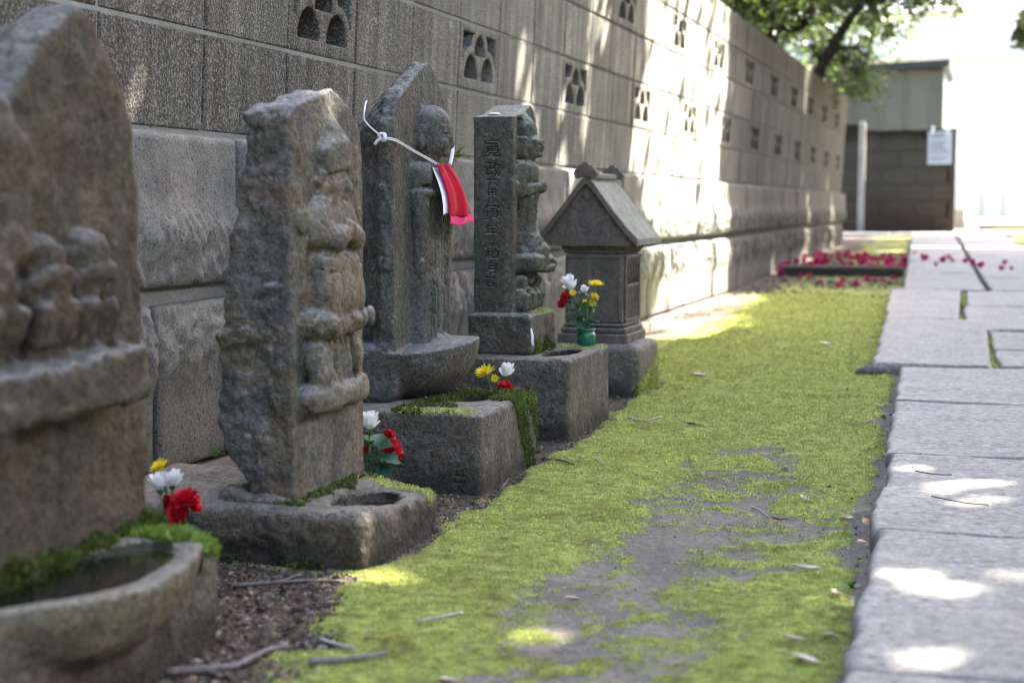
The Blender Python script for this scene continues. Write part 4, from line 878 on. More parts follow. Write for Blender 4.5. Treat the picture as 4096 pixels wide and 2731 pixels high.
# ------------------------------------------------------------------ stele with a crowned guardian standing on a demon
org = (0.42, 2.505, 0.09); t = thing('carved_stele', org, 'pointed stone stele with rough side and a frowning guardian carved in deep relief', 'stone stele')
C = Carve((0.315, 2.33, 0.075), (0.565, 2.69, 0.79), 0.0034)
C.slab([(2.355, .085), (2.352, .40), (2.358, .712), (2.375, .732), (2.45, .750), (2.532, .770), (2.60, .745), (2.648, .712), (2.662, .66), (2.664, .5), (2.66, .085)], 0.33, 0.47, 0, rnd=0.007)
xb = np.interp(C.ax[2], [.08, .12, .18, .25, .36, .5, .7, .76], [.405, .39, .352, .340, .345, .360, .392, .400])[None, None, :].astype(np.float32)
C.d = np.maximum(C.d, (xb - C.X) * 0.97 + 0 * C.Y)
mask = (sstep(0.466, 0.446, C.X)).astype(np.float32)
chip = C.noise((0.06, 0.06, 0.035), 11, 4, 0.55); facet = C.noise(0.045, 17, 2, 0.5, True)
chip2 = C.noise((0.04, 0.045, 0.022), 19, 3, 0.6)
mask = mask * (0.35 + 0.65 * sstep(0.462, 0.43, C.X))
C.d += mask * (chip * 0.0065 + np.clip(chip2 * 2.4, -1, 0.5) * 0.0065 + np.maximum(facet, 0.1) * 0.005 + C.noise(0.010, 18, 2) * 0.0035 - 0.001)
C.d += (1 - mask) * (C.noise(0.05, 12, 3) * 0.0022 + C.noise(0.010, 13, 2) * 0.0010)
# background relief: raised arms with attributes at both sides
C.cap((0.468, 2.376, 0.600), (0.470, 2.384, 0.560), 0.011, 0.012, 2); C.ell((0.474, 2.385, 0.550), (0.016, 0.020, 0.022), 2); C.ell((0.470, 2.374, 0.672), (0.007, 0.012, 0.020), 2)
C.cap((0.468, 2.395, 0.635), (0.470, 2.378, 0.662), 0.008, 0.007, 2); C.cap((0.468, 2.402, 0.57), (0.469, 2.398, 0.44), 0.007, 0.007, 2)
C.cap((0.470, 2.622, 0.62), (0.471, 2.632, 0.57), 0.011, 0.012, 8); C.ell((0.473, 2.630, 0.655), (0.010, 0.013, 0.022), 8); C.cap((0.470, 2.628, 0.60), (0.471, 2.630, 0.65), 0.009, 0.009, 8)
# headdress, hair, face
C.cap((0.468, 2.508, 0.724), (0.474, 2.507, 0.672), 0.010, 0.042, 3, 0.010); C.ell((0.484, 2.505, 0.655), (0.028, 0.056, 0.030), 3, 0.010)
C.cap((0.494, 2.468, 0.634), (0.506, 2.498, 0.640), 0.009, 0.010, 3, 0.004); C.cap((0.494, 2.542, 0.634), (0.506, 2.512, 0.640), 0.009, 0.010, 3, 0.004)
C.ell((0.476, 2.505, 0.605), (0.035, 0.042, 0.039), 4, 0.004); C.cap((0.506, 2.505, 0.624), (0.513, 2.505, 0.604), 0.005, 0.009, 4, 0.004)
for sg in (-1, 1):
    C.ell((0.498, 2.505 + sg * 0.023, 0.604), (0.013, 0.014, 0.012), 4, 0.004); C.cap((0.501, 2.505 + sg * 0.009, 0.630), (0.494, 2.505 + sg * 0.034, 0.636), 0.005, 0.005, 4, 0.002)
    C.ell((0.507, 2.505 + sg * 0.019, 0.6185), (0.010, 0.011, 0.0048), 4, 0.002, cut=True); C.ell((0.497, 2.505 + sg * 0.019, 0.6175), (0.009, 0.009, 0.0052), 4, 0.002)
    C.cap((0.506, 2.505 + sg * 0.006, 0.592), (0.497, 2.505 + sg * 0.030, 0.583), 0.0045, 0.004, 4, 0.003)
    for j in range(7): C.ell((0.474 + 0.006 * (j % 2), 2.505 + sg * (0.042 + 0.005 * (j % 3)), 0.634 - 0.0105 * j), (0.012, 0.009, 0.0075), 3, 0.003)
C.ell((0.507, 2.505, 0.5825), (0.012, 0.017, 0.0032), 4, 0.002, cut=True); C.ell((0.494, 2.505, 0.5725), (0.015, 0.017, 0.008), 4, 0.004)
# shoulders sloping into joined arms, straight robe below
C.box((0.43, 2.415, 0.500), (0.500, 2.595, 0.572), 0.030, 1, 0.016); C.ell((0.474, 2.505, 0.548), (0.040, 0.098, 0.040), 1, 0.016)
C.cap((0.482, 2.420, 0.530), (0.512, 2.462, 0.517), 0.021, 0.019, 1, 0.014); C.cap((0.482, 2.590, 0.530), (0.512, 2.548, 0.517), 0.021, 0.019, 1, 0.014)
C.cap((0.512, 2.458, 0.517), (0.517, 2.505, 0.530), 0.018, 0.012, 1, 0.010); C.cap((0.512, 2.552, 0.517), (0.517, 2.505, 0.530), 0.018, 0.012, 1, 0.010)
C.ell((0.518, 2.505, 0.536), (0.012, 0.014, 0.014), 1, 0.005); C.cap((0.516, 2.47, 0.499), (0.524, 2.505, 0.496), 0.005, 0.005, 1, 0.006, cut=True)
C.box((0.43, 2.412, 0.395), (0.522, 2.598, 0.500), 0.034, 1, 0.010); C.box((0.43, 2.404, 0.390), (0.528, 2.606, 0.455), 0.030, 1, 0.014)
C.line([(0.480, 2.405, 0.474), (0.514, 2.43, 0.464), (0.526, 2.47, 0.466), (0.527, 2.52, 0.472), (0.514, 2.58, 0.480), (0.48, 2.604, 0.486)], 0.0034, 1, 0.003, cut=True)
C.line([(0.480, 2.41, 0.496), (0.512, 2.44, 0.489), (0.523, 2.505, 0.488), (0.512, 2.57, 0.491), (0.48, 2.60, 0.496)], 0.0026, 1, 0.003, cut=True)
for dy, t0 in ((-0.050, 0.46), (-0.018, 0.445), (0.020, 0.45), (0.056, 0.46)): C.cap((0.530, 2.505 + dy, t0), (0.528, 2.505 + dy * 1.15, 0.398), 0.0022, 0.005, 1, 0.006, cut=True)
for sg in (-1, 1):
    for j in range(3): C.cap((0.498, 2.505 + sg * (0.088 - j * 0.016), 0.548), (0.516, 2.505 + sg * (0.060 - j * 0.016), 0.520), 0.0018, 0.0024, 1, 0.003, cut=True)
# demon crouched underfoot
for y, z, rx, ry, rz in ((2.42, .385, .040, .045, .024), (2.47, .380, .052, .04, .026), (2.52, .384, .060, .04, .025), (2.57, .382, .060, .035, .027), (2.605, .385, .052, .026, .022)):
    C.ell((0.478, y, z), (rx, ry, rz), 5, 0.008)
C.box((0.45, 2.385, 0.362), (0.520, 2.620, 0.392), 0.012, 5, 0.010)
C.ell((0.520, 2.415, 0.378), (0.020, 0.020, 0.016), 5); C.ell((0.535, 2.60, 0.384), (0.020, 0.020, 0.018), 5); C.line([(0.535, 2.45, .372), (0.545, 2.50, .378), (0.54, 2.55, .37)], 0.006, 5, 0.004, cut=True)
# monkeys and drapery under the demon, small ledge below them
C.ell((0.482, 2.415, 0.325), (0.030, 0.028, 0.034), 6); C.ell((0.500, 2.408, 0.298), (0.020, 0.022, 0.018), 6)
C.ell((0.480, 2.60, 0.322), (0.030, 0.024, 0.034), 6)
for j in range(5): C.cap((0.476, 2.455 + j * 0.027, 0.355), (0.486, 2.450 + j * 0.027, 0.275), 0.011, 0.010, 6, 0.004)
C.box((0.44, 2.372, 0.236), (0.516, 2.632, 0.274), 0.016, 7, 0.010, skew=lambda X, Y: 0.02 * (Y - 2.5)); C.ell((0.49, 2.40, 0.262), (0.032, 0.035, 0.024), 7, 0.010)
rel = sstep(0.474, 0.485, C.X); C.d += (rel * (C.noise(0.03, 21, 3) * 0.0013 + C.noise(0.009, 25, 2) * 0.0007 + sstep(0.415, 0.395, C.Z) * (C.noise(0.022, 23, 3) * 0.0065 + C.noise(0.05, 24, 2) * 0.006))).astype(np.float32)
def flatten(V):
    f = 0.82 - 0.34 * sstep(2.53, 2.62, V[:, 1]); V = V.copy(); V[:, 0] = np.where(V[:, 0] > 0.470, 0.470 + (V[:, 0] - 0.470) * f, V[:, 0]); return V
C.post = flatten
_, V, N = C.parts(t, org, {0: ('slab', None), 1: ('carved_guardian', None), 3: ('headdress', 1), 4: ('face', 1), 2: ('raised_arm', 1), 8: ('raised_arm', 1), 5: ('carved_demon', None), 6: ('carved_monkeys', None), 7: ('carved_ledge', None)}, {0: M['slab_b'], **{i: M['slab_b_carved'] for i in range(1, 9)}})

org = (0.35, 2.47, 0.0); t = thing('basin_stone', org, 'low brown stone base with a wet basin under the pointed guardian stele', 'stone basin'); b2_org = org
C = Carve((0.05, 2.25, -0.06), (0.66, 2.72, 0.16), 0.0044)
C.box((0.085, 2.300, -0.06), (0.608, 2.672, 0.098), 0.022, 0, skew=lambda X, Y: -0.075 * (Y - 2.30) * sstep(0.45, 0.6, X))
C.put(lambda X, Y, Z: (np.sqrt(((X - 0.540) / 0.043) ** 2 + ((Y - 2.490) / 0.118) ** 2 + ((Z - 0.098) / 0.055) ** 2) - 1) * 0.04, (0.54, 2.49, 0.09), (0.06, 0.14, 0.07), 1, 0.012, cut=True)
C.lab = np.zeros(C.shape, np.int8)
side = sstep(0.085, 0.05, C.Z); C.d += (C.noise(0.07, 31, 3) * 0.007 + (0.35 + side) * C.noise((0.05, 0.05, 0.03), 33, 4, 0.6) * 0.010 + C.noise(0.013, 34, 2) * 0.0022 + sstep(0.60, 0.66, C.Y) * 0.0).astype(np.float32)
C.wet(lambda X, Y, Z: (((X - 0.540) / 0.043) ** 2 + ((Y - 2.490) / 0.118) ** 2 < 1.25 + 0.12 * np.sin(Y * 70)) & (Z > 0.03) & (Z < 0.0985 - 0.075 * (Y - 2.30)), 1)
_, V, N = C.parts(t, org, {0: ('block', None), 1: ('hollow', None)}, {0: M['basin'], 1: M['wet']}); X, Y, Z = (V + np.array(org)).T
MB().box((0.505, 2.39, 0.05), (0.575, 2.60, 0.0645)).build('water', M['water'], t, off=org)
r2 = np.random.default_rng(5)
foot = (np.abs(X - 0.478) < 0.012 + 0.008 * np.sin(Y * 60)) & (Y > 2.33) & (Y < 2.67) & (N[:, 2] > 0.3) & (Z > 0.05)
moss_on(t, V, N, foot, 2600, 0.006, M['moss_dark'], 12); moss_on(t, V, N, (Y > 2.60) & (N[:, 2] > 0.3) & (X > 0.45) & (Z > 0.04), 2600, 0.004, M['moss'], 13)
moss_on(t, V, N, (Z < 0.014 + 0.010 * np.sin(X * 40)) & (Z > -0.005) & (Y < 2.45) & (X < 0.55) & (N[:, 1] < -0.3), 1300, 0.006, M['moss_dark'], 14)
# mortar bedding squeezed out below the stele
bd_ = Carve((0.33, 2.32, 0.06), (0.50, 2.70, 0.16), 0.006)
for j, (x, y, a, b, c) in enumerate(((.352, 2.38, .025, .03, .024), (.385, 2.352, .022, .02, .022), (.412, 2.350, .018, .018, .014), (.438, 2.350, .02, .014, .016), (.462, 2.365, .018, .025, .012), (.37, 2.45, .04, .1, .025), (.42, 2.50, .05, .15, .018))):
    bd_.ell((x, y, 0.092), (a, b, c), 0, 0.02)
bd_.d += bd_.noise(0.028, 41, 4, 0.6) * 0.012; V, Q, _ = bd_.mesh(org); ob('mortar_bedding', mesh_np('mortar_bedding', V, Q), M['basin'], t)

# ------------------------------------------------------------------ standing Jizo-type figure on a boat-shaped slab
org = (0.30, 3.34, 0.165); t = thing('buddha_statue', org, 'standing shaven-headed Buddhist figure in relief on a tall boat-shaped slab', 'stone statue')
C = Carve((0.195, 3.10, 0.150), (0.485, 3.60, 0.905), 0.0034)
C.slab([(3.152, .20), (3.146, .55), (3.156, .750), (3.190, .800), (3.285, .850), (3.345, .880), (3.378, .888), (3.425, .868), (3.487, .800), (3.535, .715), (3.548, .6), (3.54, .52), (3.526, .42), (3.505, .352), (3.45, .300), (3.42, .20)], 0.215, 0.342, 0, taper=0.85, taper_at=0.03, rnd=0.006)
C.box((0.215, 3.135, 0.160), (0.345, 3.46, 0.285), 0.03, 0, 0.012)
front = sstep(0.338, 0.326, C.X); C.d += (front * (C.noise((0.05, 0.05, 0.05), 51, 4, 0.6) * 0.011 + np.clip(C.noise((0.03, 0.03, 0.018), 52, 3, 0.6) * 2.2, -1, 0.5) * 0.005 + C.noise(0.011, 53, 2) * 0.003)).astype(np.float32)
# lotus pedestal: bowl with a flat top
C.put(lambda X, Y, Z: np.maximum((np.sqrt(((X - 0.335) / 0.128) ** 2 + ((Y - 3.318) / 0.182) ** 2 + ((Z - 0.285) / 0.135) ** 2) - 1) * 0.10, Z - 0.272 - 0.012 * np.sin((Y - 3.2) * 9)), (0.335, 3.32, 0.22), (0.14, 0.2, 0.14), 2, 0.008)
for k in range(9):
    w_ = -1.35 + k * 0.34; cy_, cx_ = 3.318 + 0.166 * math.sin(w_), 0.335 + 0.112 * math.cos(w_)
    C.cap((cx_ + 0.010 * math.cos(w_), cy_ + 0.012 * math.sin(w_), 0.276), (0.335 + 0.085 * math.cos(w_), 3.318 + 0.13 * math.sin(w_), 0.205), 0.0022, 0.003, 2, 0.008, cut=True)
# robe
C.box((0.29, 3.252, 0.268), (0.376, 3.420, 0.620), 0.020, 1, 0.006); C.box((0.29, 3.266, 0.270), (0.382, 3.408, 0.42), 0.022, 1, 0.010)
C.ell((0.340, 3.336, 0.632), (0.044, 0.092, 0.036), 1, 0.010); C.ell((0.350, 3.336, 0.58), (0.036, 0.082, 0.07), 1, 0.012)
for sg in (-1, 1):
    y = 3.336 + sg * 0.070
    C.ell((0.352, y, 0.634), (0.034, 0.030, 0.034), 3, 0.006); C.ell((0.360, y + sg * 0.002, 0.600), (0.032, 0.030, 0.013), 3, 0.003)
    C.ell((0.386, y, 0.6145), (0.026, 0.022, 0.0045), 3, 0.003, cut=True)
    C.cap((0.362, y + sg * 0.008, 0.585), (0.362, y + sg * 0.006, 0.44), 0.021, 0.014, 3, 0.006)
    C.cap((0.374, y - sg * 0.004, 0.455), (0.378, y - sg * 0.042, 0.437), 0.0045, 0.006, 1, 0.003, cut=True); C.cap((0.372, y - sg * 0.004, 0.448), (0.380, y - sg * 0.05, 0.385), 0.003, 0.0042, 1, 0.003, cut=True)
    C.cap((0.374, y - sg * 0.004, 0.352), (0.378, y - sg * 0.042, 0.340), 0.003, 0.0045, 1, 0.003, cut=True)
    for dy in (0.022, 0.045, 0.060): C.cap((0.376, 3.336 + sg * dy, 0.56), (0.380, 3.336 + sg * dy * 0.9, 0.29), 0.0040, 0.0052, 1, 0.004, cut=True)
C.ell((0.378, 3.336, 0.606), (0.022, 0.040, 0.022), 3, 0.006)
C.ell((0.374, 3.330, 0.532), (0.014, 0.022, 0.022), 3, 0.005); C.cap((0.378, 3.318, 0.545), (0.38, 3.318, 0.515), 0.005, 0.005, 3, 0.003)
C.ell((0.372, 3.318, 0.282), (0.026, 0.022, 0.014), 1, 0.006); C.ell((0.372, 3.355, 0.282), (0.026, 0.022, 0.014), 1, 0.006)
# neck, head, face
C.cap((0.345, 3.336, 0.645), (0.352, 3.336, 0.70), 0.028, 0.026, 4, 0.008)
C.ell((0.360, 3.336, 0.740), (0.046, 0.048, 0.051), 4, 0.006); C.ell((0.366, 3.336, 0.712), (0.038, 0.040, 0.036), 4, 0.010)
C.ell((0.402, 3.336, 0.717), (0.008, 0.007, 0.013), 4, 0.005); C.cap((0.403, 3.336, 0.735), (0.404, 3.336, 0.712), 0.0035, 0.006, 4, 0.005)
for sg in (-1, 1):
    C.ell((0.398, 3.336 + sg * 0.019, 0.730), (0.008, 0.012, 0.006), 4, 0.004); C.ell((0.405, 3.336 + sg * 0.019, 0.7285), (0.008, 0.012, 0.0024), 4, 0.002, cut=True)
    C.cap((0.403, 3.336 + sg * 0.007, 0.742), (0.396, 3.336 + sg * 0.031, 0.7425), 0.0045, 0.003, 4, 0.004)
    C.ell((0.394, 3.336 + sg * 0.022, 0.708), (0.012, 0.014, 0.013), 4, 0.006)
    C.ell((0.355, 3.336 + sg * 0.047, 0.720), (0.014, 0.007, 0.027), 4, 0.004); C.ell((0.361, 3.336 + sg * 0.054, 0.724), (0.006, 0.003, 0.014), 4, 0.003, cut=True)
C.ell((0.399, 3.336, 0.6985), (0.008, 0.012, 0.004), 4, 0.003); C.ell((0.408, 3.336, 0.6985), (0.009, 0.012, 0.0020), 4, 0.002, cut=True); C.ell((0.394, 3.336, 0.686), (0.010, 0.013, 0.008), 4, 0.006)
C.d += (sstep(0.34, 0.35, C.X) * C.noise(0.02, 55, 2) * 0.0008).astype(np.float32)
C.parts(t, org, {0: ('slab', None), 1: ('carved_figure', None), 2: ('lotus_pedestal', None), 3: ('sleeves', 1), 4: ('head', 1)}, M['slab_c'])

org = (0.32, 3.23, 0.0); t = thing('basin_stone', org, 'dark square basin stone with engraved characters and a mossy right side', 'stone basin')
C = Carve((0.05, 2.985, -0.05), (0.60, 3.47, 0.185), 0.0027)
C.box((0.07, 3.022, -0.06), (0.572, 3.435, 0.162), 0.012, 0)
C.put(lambda X, Y, Z: (np.sqrt(((X - 0.480) / 0.040) ** 2 + ((Y - 3.315) / 0.082) ** 2) - 1 + np.maximum(0.09 - Z, 0) * 40) * 0.035, (0.48, 3.315, 0.13), (0.06, 0.1, 0.06), 0, 0.010, cut=True)
fm = text_mask([(0.527, '一橋登文'), (0.460, '己代久'), (0.395, '郷女宗'), (0.335, '為来')], C.h, C.ax[0], C.ax[2], None, 0.117, 0.034, 0.032)
C.d += (np.clip((fm - 0.35) * 1.7, 0, 1)[:, None, :] * (0.0052 + 0.003 * C.noise(0.05, 67, 1)) * sstep(3.050, 3.036, C.Y)).astype(np.float32)
C.d += (C.noise(0.09, 61, 3) * 0.004 + C.noise((0.030, 0.03, 0.007), 62, 3) * 0.0016 + C.noise(0.03, 63, 2) * 0.0014 + sstep(0.56, 0.575, C.X) * C.noise((0.02, 0.02, 0.06), 65, 2) * 0.002).astype(np.float32)
C.ell((0.572, 3.06, 0.168), (0.05, 0.05, 0.010), 0, 0.008, cut=True)
C.wet(lambda X, Y, Z: (((X - 0.480) / 0.044) ** 2 + ((Y - 3.315) / 0.086) ** 2 < 1.0) & (Z < 0.156) & (Z > 0.05), 1)
_, V, N = C.parts(t, org, {0: ('block', None), 1: ('hollow', None)}, {0: M['basin_dark'], 1: M['wet']}); X, Y, Z = (V + np.array(org)).T
mn = pnoise(X * 1.0, Y + Z * 0.7, 0.08, 66, 3)
topm = (N[:, 2] > 0.5) & (X > 0.38) & (Z > 0.12) & (mn + (Y - 3.16) * 3.2 + (X < 0.44) * 0.1 > 0.12)
moss_on(t, V, N, topm, 15000, 0.0052, M['moss_dark'], 22)
sidem = (N[:, 0] > 0.4) & (X > 0.54) & (mn * 1.6 + (Y - 3.20) * 2.4 + (Z - 0.10) * 2.6 > 0.0)
moss_on(t, V, N, sidem, 6500, 0.0046, M['moss_dark'], 23); moss_on(t, V, N, sidem & (Z > 0.135), 1500, 0.0042, M['moss_lime'], 24)
moss_on(t, V, N, (N[:, 2] > 0.4) & (np.abs(Y - 3.045) < 0.03) & (X > 0.40) & (X < 0.55) & (Z > 0.12), 1100, 0.0045, M['moss'], 25)
MB().box((0.43, 3.22, 0.09), (0.53, 3.41, 0.108)).build('water', M['water'], t, off=org)

# ------------------------------------------------------------------ slim pillar with an inscription on its side and a guardian in front
org = (0.35, 3.98, 0.203); t = thing('inscribed_pillar', org, 'slim square stone pillar with a column of engraved characters and a carved guardian', 'stone stele')
C = Carve((0.255, 3.845, 0.195), (0.475, 4.125, 0.850), 0.0021)
C.slab([(3.881, .21), (3.880, .796), (3.95, .806), (4.048, .834), (4.092, .800), (4.094, .21)], 0.281, 0.385, 0, rnd=0.004)
C.box((0.374, 3.912, 0.33), (0.42, 4.062, 0.795), 0.004, 0, 0.002, cut=True)
C.box((0.270, 3.862, 0.200), (0.434, 4.106, 0.303), 0.010, 1, 0.006)
fm = text_mask([(0.330, .718, .050, '寛'), (0.331, .664, .044, '政'), (0.330, .632, .034, '六'), (0.329, .602, .030, '甲'), (0.329, .557, .044, '寅'), (0.327, .512, .036, '年'), (0.327, .460, .044, '霜'), (0.325, .417, .032, '月'), (0.322, .384, .032, '吉')], C.h, C.ax[0], C.ax[2], None, 0, 0, 0)
C.d += (np.clip((fm - 0.3) * 1.7, 0, 1)[:, None, :] * 0.0075 * sstep(3.902, 3.893, C.Y)).astype(np.float32)
edge = sstep(0.372, 0.384, C.X) * sstep(3.89, 3.884, C.Y); C.d += (edge * np.maximum(C.noise(0.03, 71, 3), -0.1) * 0.007).astype(np.float32)
yc = 3.985
C.ell((0.380, yc, 0.762), (0.036, 0.040, 0.036), 3, 0.006); C.ell((0.378, yc, 0.785), (0.022, 0.030, 0.024), 3, 0.008)
C.ell((0.392, yc, 0.725), (0.038, 0.035, 0.036), 4, 0.004); C.box((0.365, yc - 0.046, 0.695), (0.402, yc - 0.026, 0.748), 0.007, 3, 0.004); C.box((0.365, yc + 0.026, 0.695), (0.402, yc + 0.046, 0.748), 0.007, 3, 0.004)
C.ell((0.428, yc, 0.722), (0.009, 0.008, 0.012), 4, 0.004); C.cap((0.42, yc - 0.022, 0.736), (0.426, yc + 0.022, 0.736), 0.006, 0.006, 4, 0.004); C.ell((0.420, yc, 0.704), (0.012, 0.018, 0.008), 4, 0.005)
for sg in (-1, 1): C.ell((0.428, yc + sg * 0.014, 0.729), (0.007, 0.008, 0.0035), 4, 0.002, cut=True)
C.ell((0.380, yc, 0.655), (0.040, 0.058, 0.042), 2, 0.008)
for sg in (-1, 1):
    C.cap((0.384, yc + sg * 0.050, 0.668), (0.386, yc + sg * 0.060, 0.612), 0.022, 0.019, 2, 0.006); C.cap((0.388, yc + sg * 0.058, 0.610), (0.430, yc + sg * 0.012, 0.620), 0.016, 0.012, 2, 0.004)
    C.cap((0.376, yc + sg * 0.072, 0.66), (0.380, yc + sg * 0.080, 0.63), 0.012, 0.010, 2, 0.005); C.ell((0.384, yc + sg * 0.082, 0.622), (0.012, 0.012, 0.014), 2, 0.004)
C.ell((0.432, yc, 0.625), (0.012, 0.018, 0.016), 2, 0.004)
C.cap((0.378, yc, 0.600), (0.372, yc, 0.525), 0.044, 0.040, 2, 0.008); C.cap((0.372, yc, 0.525), (0.382, yc, 0.455), 0.034, 0.058, 2, 0.008)
C.cap((0.39, yc, 0.51), (0.405, yc, 0.455), 0.022, 0.045, 2, 0.008)
C.box((0.360, 3.905, 0.405), (0.446, 4.072, 0.452), 0.016, 5, 0.006); C.ell((0.438, 4.03, 0.425), (0.020, 0.040, 0.024), 5); C.ell((0.425, 3.925, 0.43), (0.022, 0.022, 0.022), 5)
C.line([(0.45, 3.94, .44), (0.452, 3.98, .42), (0.45, 4.02, .43)], 0.006, 5, 0.004, cut=True)
for y, hz in ((3.925, 0.0), (3.985, 0.006), (4.045, 0.0)):
    C.ell((0.386, y, 0.338), (0.026, 0.026, 0.036), 6, 0.005); C.ell((0.392, y, 0.382 + hz), (0.020, 0.020, 0.020), 6, 0.005); C.cap((0.405, y - 0.014, 0.318), (0.41, y - 0.012, 0.345), 0.010, 0.009, 6); C.cap((0.405, y + 0.014, 0.318), (0.41, y + 0.012, 0.345), 0.010, 0.009, 6)
C.d += (C.noise(0.07, 72, 3) * 0.0022 + C.noise(0.018, 73, 2) * 0.0010 + sstep(0.385, 0.40, C.X) * sstep(0.62, 0.58, C.Z) * C.noise(0.022, 75, 3) * 0.0065 + sstep(0.38, 0.40, C.X) * C.noise(0.014, 76, 2) * 0.002 + C.noise(0.008, 78, 2) * 0.0010).astype(np.float32)
_, V, N = C.parts(t, org, {0: ('pillar', None), 1: ('foot_block', None), 2: ('carved_guardian', None), 3: ('hair', 2), 4: ('face', 2), 5: ('carved_demon', None), 6: ('carved_monkeys', None)}, M['slab_d'])
X, Y, Z = (V + np.array(org)).T
mn = pnoise(Y, Z, 0.05, 77, 2)
mk = (X > 0.425) & (N[:, 0] > 0.4) & (Z < 0.248 + mn * 0.035 - 0.02 * np.abs(Y - 4.02) / 0.1) & (Y > 3.895 + mn * 0.03)
moss_on(t, V, N, mk, 2600, 0.0065, M['moss_dark'], 31); moss_on(t, V, N, mk & (mn > 0), 900, 0.006, M['moss_lime'], 33)
wx = MB(); wx.tube([(0.4355, 3.868, 0.268), (0.438, 3.869, 0.25), (0.437, 3.872, 0.232), (0.437, 3.88, 0.222)], [0.002, 0.004, 0.0035, 0.0045], 7, squash=0.5); wx.build('wax_drip', M['white_wall'], t, smooth=True, off=org)
wp = MB(); wp.lathe([(0.0001, 0.004), (0.012, 0.003), (0.016, 0.0)], (0.318, 3.94, 0.805), 12); wp.build('lime_spot', M['white_wall'], t, smooth=True, off=org)
moss_on(t, V, N, (N[:, 2] > 0.5) & (Z < 0.315) & (X > 0.40) & (Y > 3.93), 900, 0.0035, M['moss'], 32)

org = (0.35, 4.0, 0.0); t = thing('basin_stone', org, 'grey square basin stone carrying the inscribed pillar and the green vase', 'stone basin')
C = Carve((0.12, 3.75, -0.05), (0.58, 4.25, 0.22), 0.0044)
C.box((0.15, 3.782, -0.05), (0.556, 4.22, 0.2015), 0.012, 0)
C.put(lambda X, Y, Z: (np.sqrt(((X - 0.482) / 0.042) ** 2 + ((Y - 3.995) / 0.115) ** 2) - 1 + np.maximum(0.14 - Z, 0) * 40) * 0.035, (0.482, 3.995, 0.17), (0.06, 0.13, 0.07), 0, 0.006, cut=True)
C.d += (C.noise(0.10, 81, 3) * 0.003 + sstep(3.80, 3.785, C.Y) * C.noise((0.028, 0.03, 0.022), 82, 3) * 0.0050 + C.noise(0.02, 83, 2) * 0.0014).astype(np.float32)
C.wet(lambda X, Y, Z: (((X - 0.482) / 0.045) ** 2 + ((Y - 3.995) / 0.12) ** 2 < 1.0) & (Z < 0.196) & (Z > 0.08), 1)
_, V, N = C.parts(t, org, {0: ('block', None), 1: ('hollow', None)}, {0: M['basin_dark'], 1: M['wet']}); X, Y, Z = (V + np.array(org)).T
MB().box((0.43, 3.87, 0.13), (0.53, 4.12, 0.163)).build('water', M['water'], t, off=org)
moss_on(t, V, N, (N[:, 2] > 0.4) & (Y > 4.08) & (X > 0.42) & (Z > 0.18), 700, 0.004, M['moss'], 36)

# ------------------------------------------------------------------ little gabled stone shrine on its plinth
org = (0.36, 4.87, 0.0); t = thing('plinth_stone', org, 'grey stone plinth with rounded top edges under the little gabled shrine', 'stone plinth')
C = Carve((0.16, 4.68, -0.05), (0.57, 5.08, 0.18), 0.0052); C.box((0.20, 4.718, -0.06), (0.528, 5.03, 0.158), 0.026, 0); C.d += (C.noise(0.09, 91, 3) * 0.003 + C.noise(0.03, 92, 2) * 0.0012).astype(np.float32)
_, V, N = C.parts(t, org, {0: ('block', None)}, M['plinth']); X, Y, Z = (V + np.array(org)).T
moss_on(t, V, N, (N[:, 0] > 0.3) & (Z < 0.075 + 0.25 * (Y - 4.85)) & (Z > -0.01), 3600, 0.006, M['moss'], 37)
org = (0.365, 4.89, 0.156); t = thing('stone_shrine', org, 'little gabled stone shrine with lattice door and moss-tinted roof', 'shrine')
def sb(lo, hi, nm, bev=0.004, mt='shrine'): return MB().box(lo, hi, bev).build(nm, M[mt], t, off=org)
sb((0.268, 4.752, 0.157), (0.486, 5.020, 0.187), 'base_moulding'); sb((0.276, 4.758, 0.1885), (0.479, 5.012, 0.205), 'base_moulding'); sb((0.282, 4.764, 0.2065), (0.4735, 5.006, 0.218), 'base_moulding', 0.006)
body = sb((0.287, 4.770, 0.2195), (0.4685, 5.000, 0.428), 'body')
sb((0.283, 4.7665, 0.4295), (0.4725, 5.004, 0.440), 'top_moulding'); sb((0.277, 4.760, 0.4415), (0.482, 5.010, 0.4685), 'top_moulding', 0.005)
fr = MB()
for a, b in (((0.296, 4.766, 0.232), (0.302, 4.7695, 0.415)), ((0.454, 4.766, 0.232), (0.460, 4.7695, 0.415)), ((0.296, 4.766, 0.4155), (0.460, 4.7695, 0.4215)), ((0.375, 4.7662, 0.2255), (0.380, 4.7695, 0.415))): fr.box(a, b, 0.001)
fr.build('side_panel_frame', M['shrine'], t, off=org)
door = sb((0.4690, 4.792, 0.226), (0.4705, 4.978, 0.420), 'door', 0.0)
for y in (4.786, 4.980): sb((0.4692, y - 0.008, 0.222), (0.4765, y + 0.008, 0.424), 'door_post', 0.002)
for z in (0.2265, 0.331, 0.4195): sb((0.4692, 4.7945, z - 0.005), (0.4755, 4.9715, z + 0.005), 'door_rail', 0.0015)
for i in range(9): MB().box((0.4707, 4.803 + i * 0.020, 0.2320), (0.4745, 4.810 + i * 0.020, 0.3255), 0.0008).build('door_slat', M['shrine'], door, off=org)
for i in range(4):
    for sg in (-1, 1):
        y = 4.820 + i * 0.042; b = MB(); b.tube([(0.4727, y - sg * 0.018, 0.338), (0.4727, y + sg * 0.002, 0.375), (0.4727, y - sg * 0.016, 0.412)], 0.0032, 6); b.build('lattice_bar', M['shrine'], door, smooth=True, off=org)
bk = MB().box((0.4695, 4.80, 0.337), (0.4702, 4.97, 0.414)); bk.build('door_recess', M['basin_dark'], t, off=org)
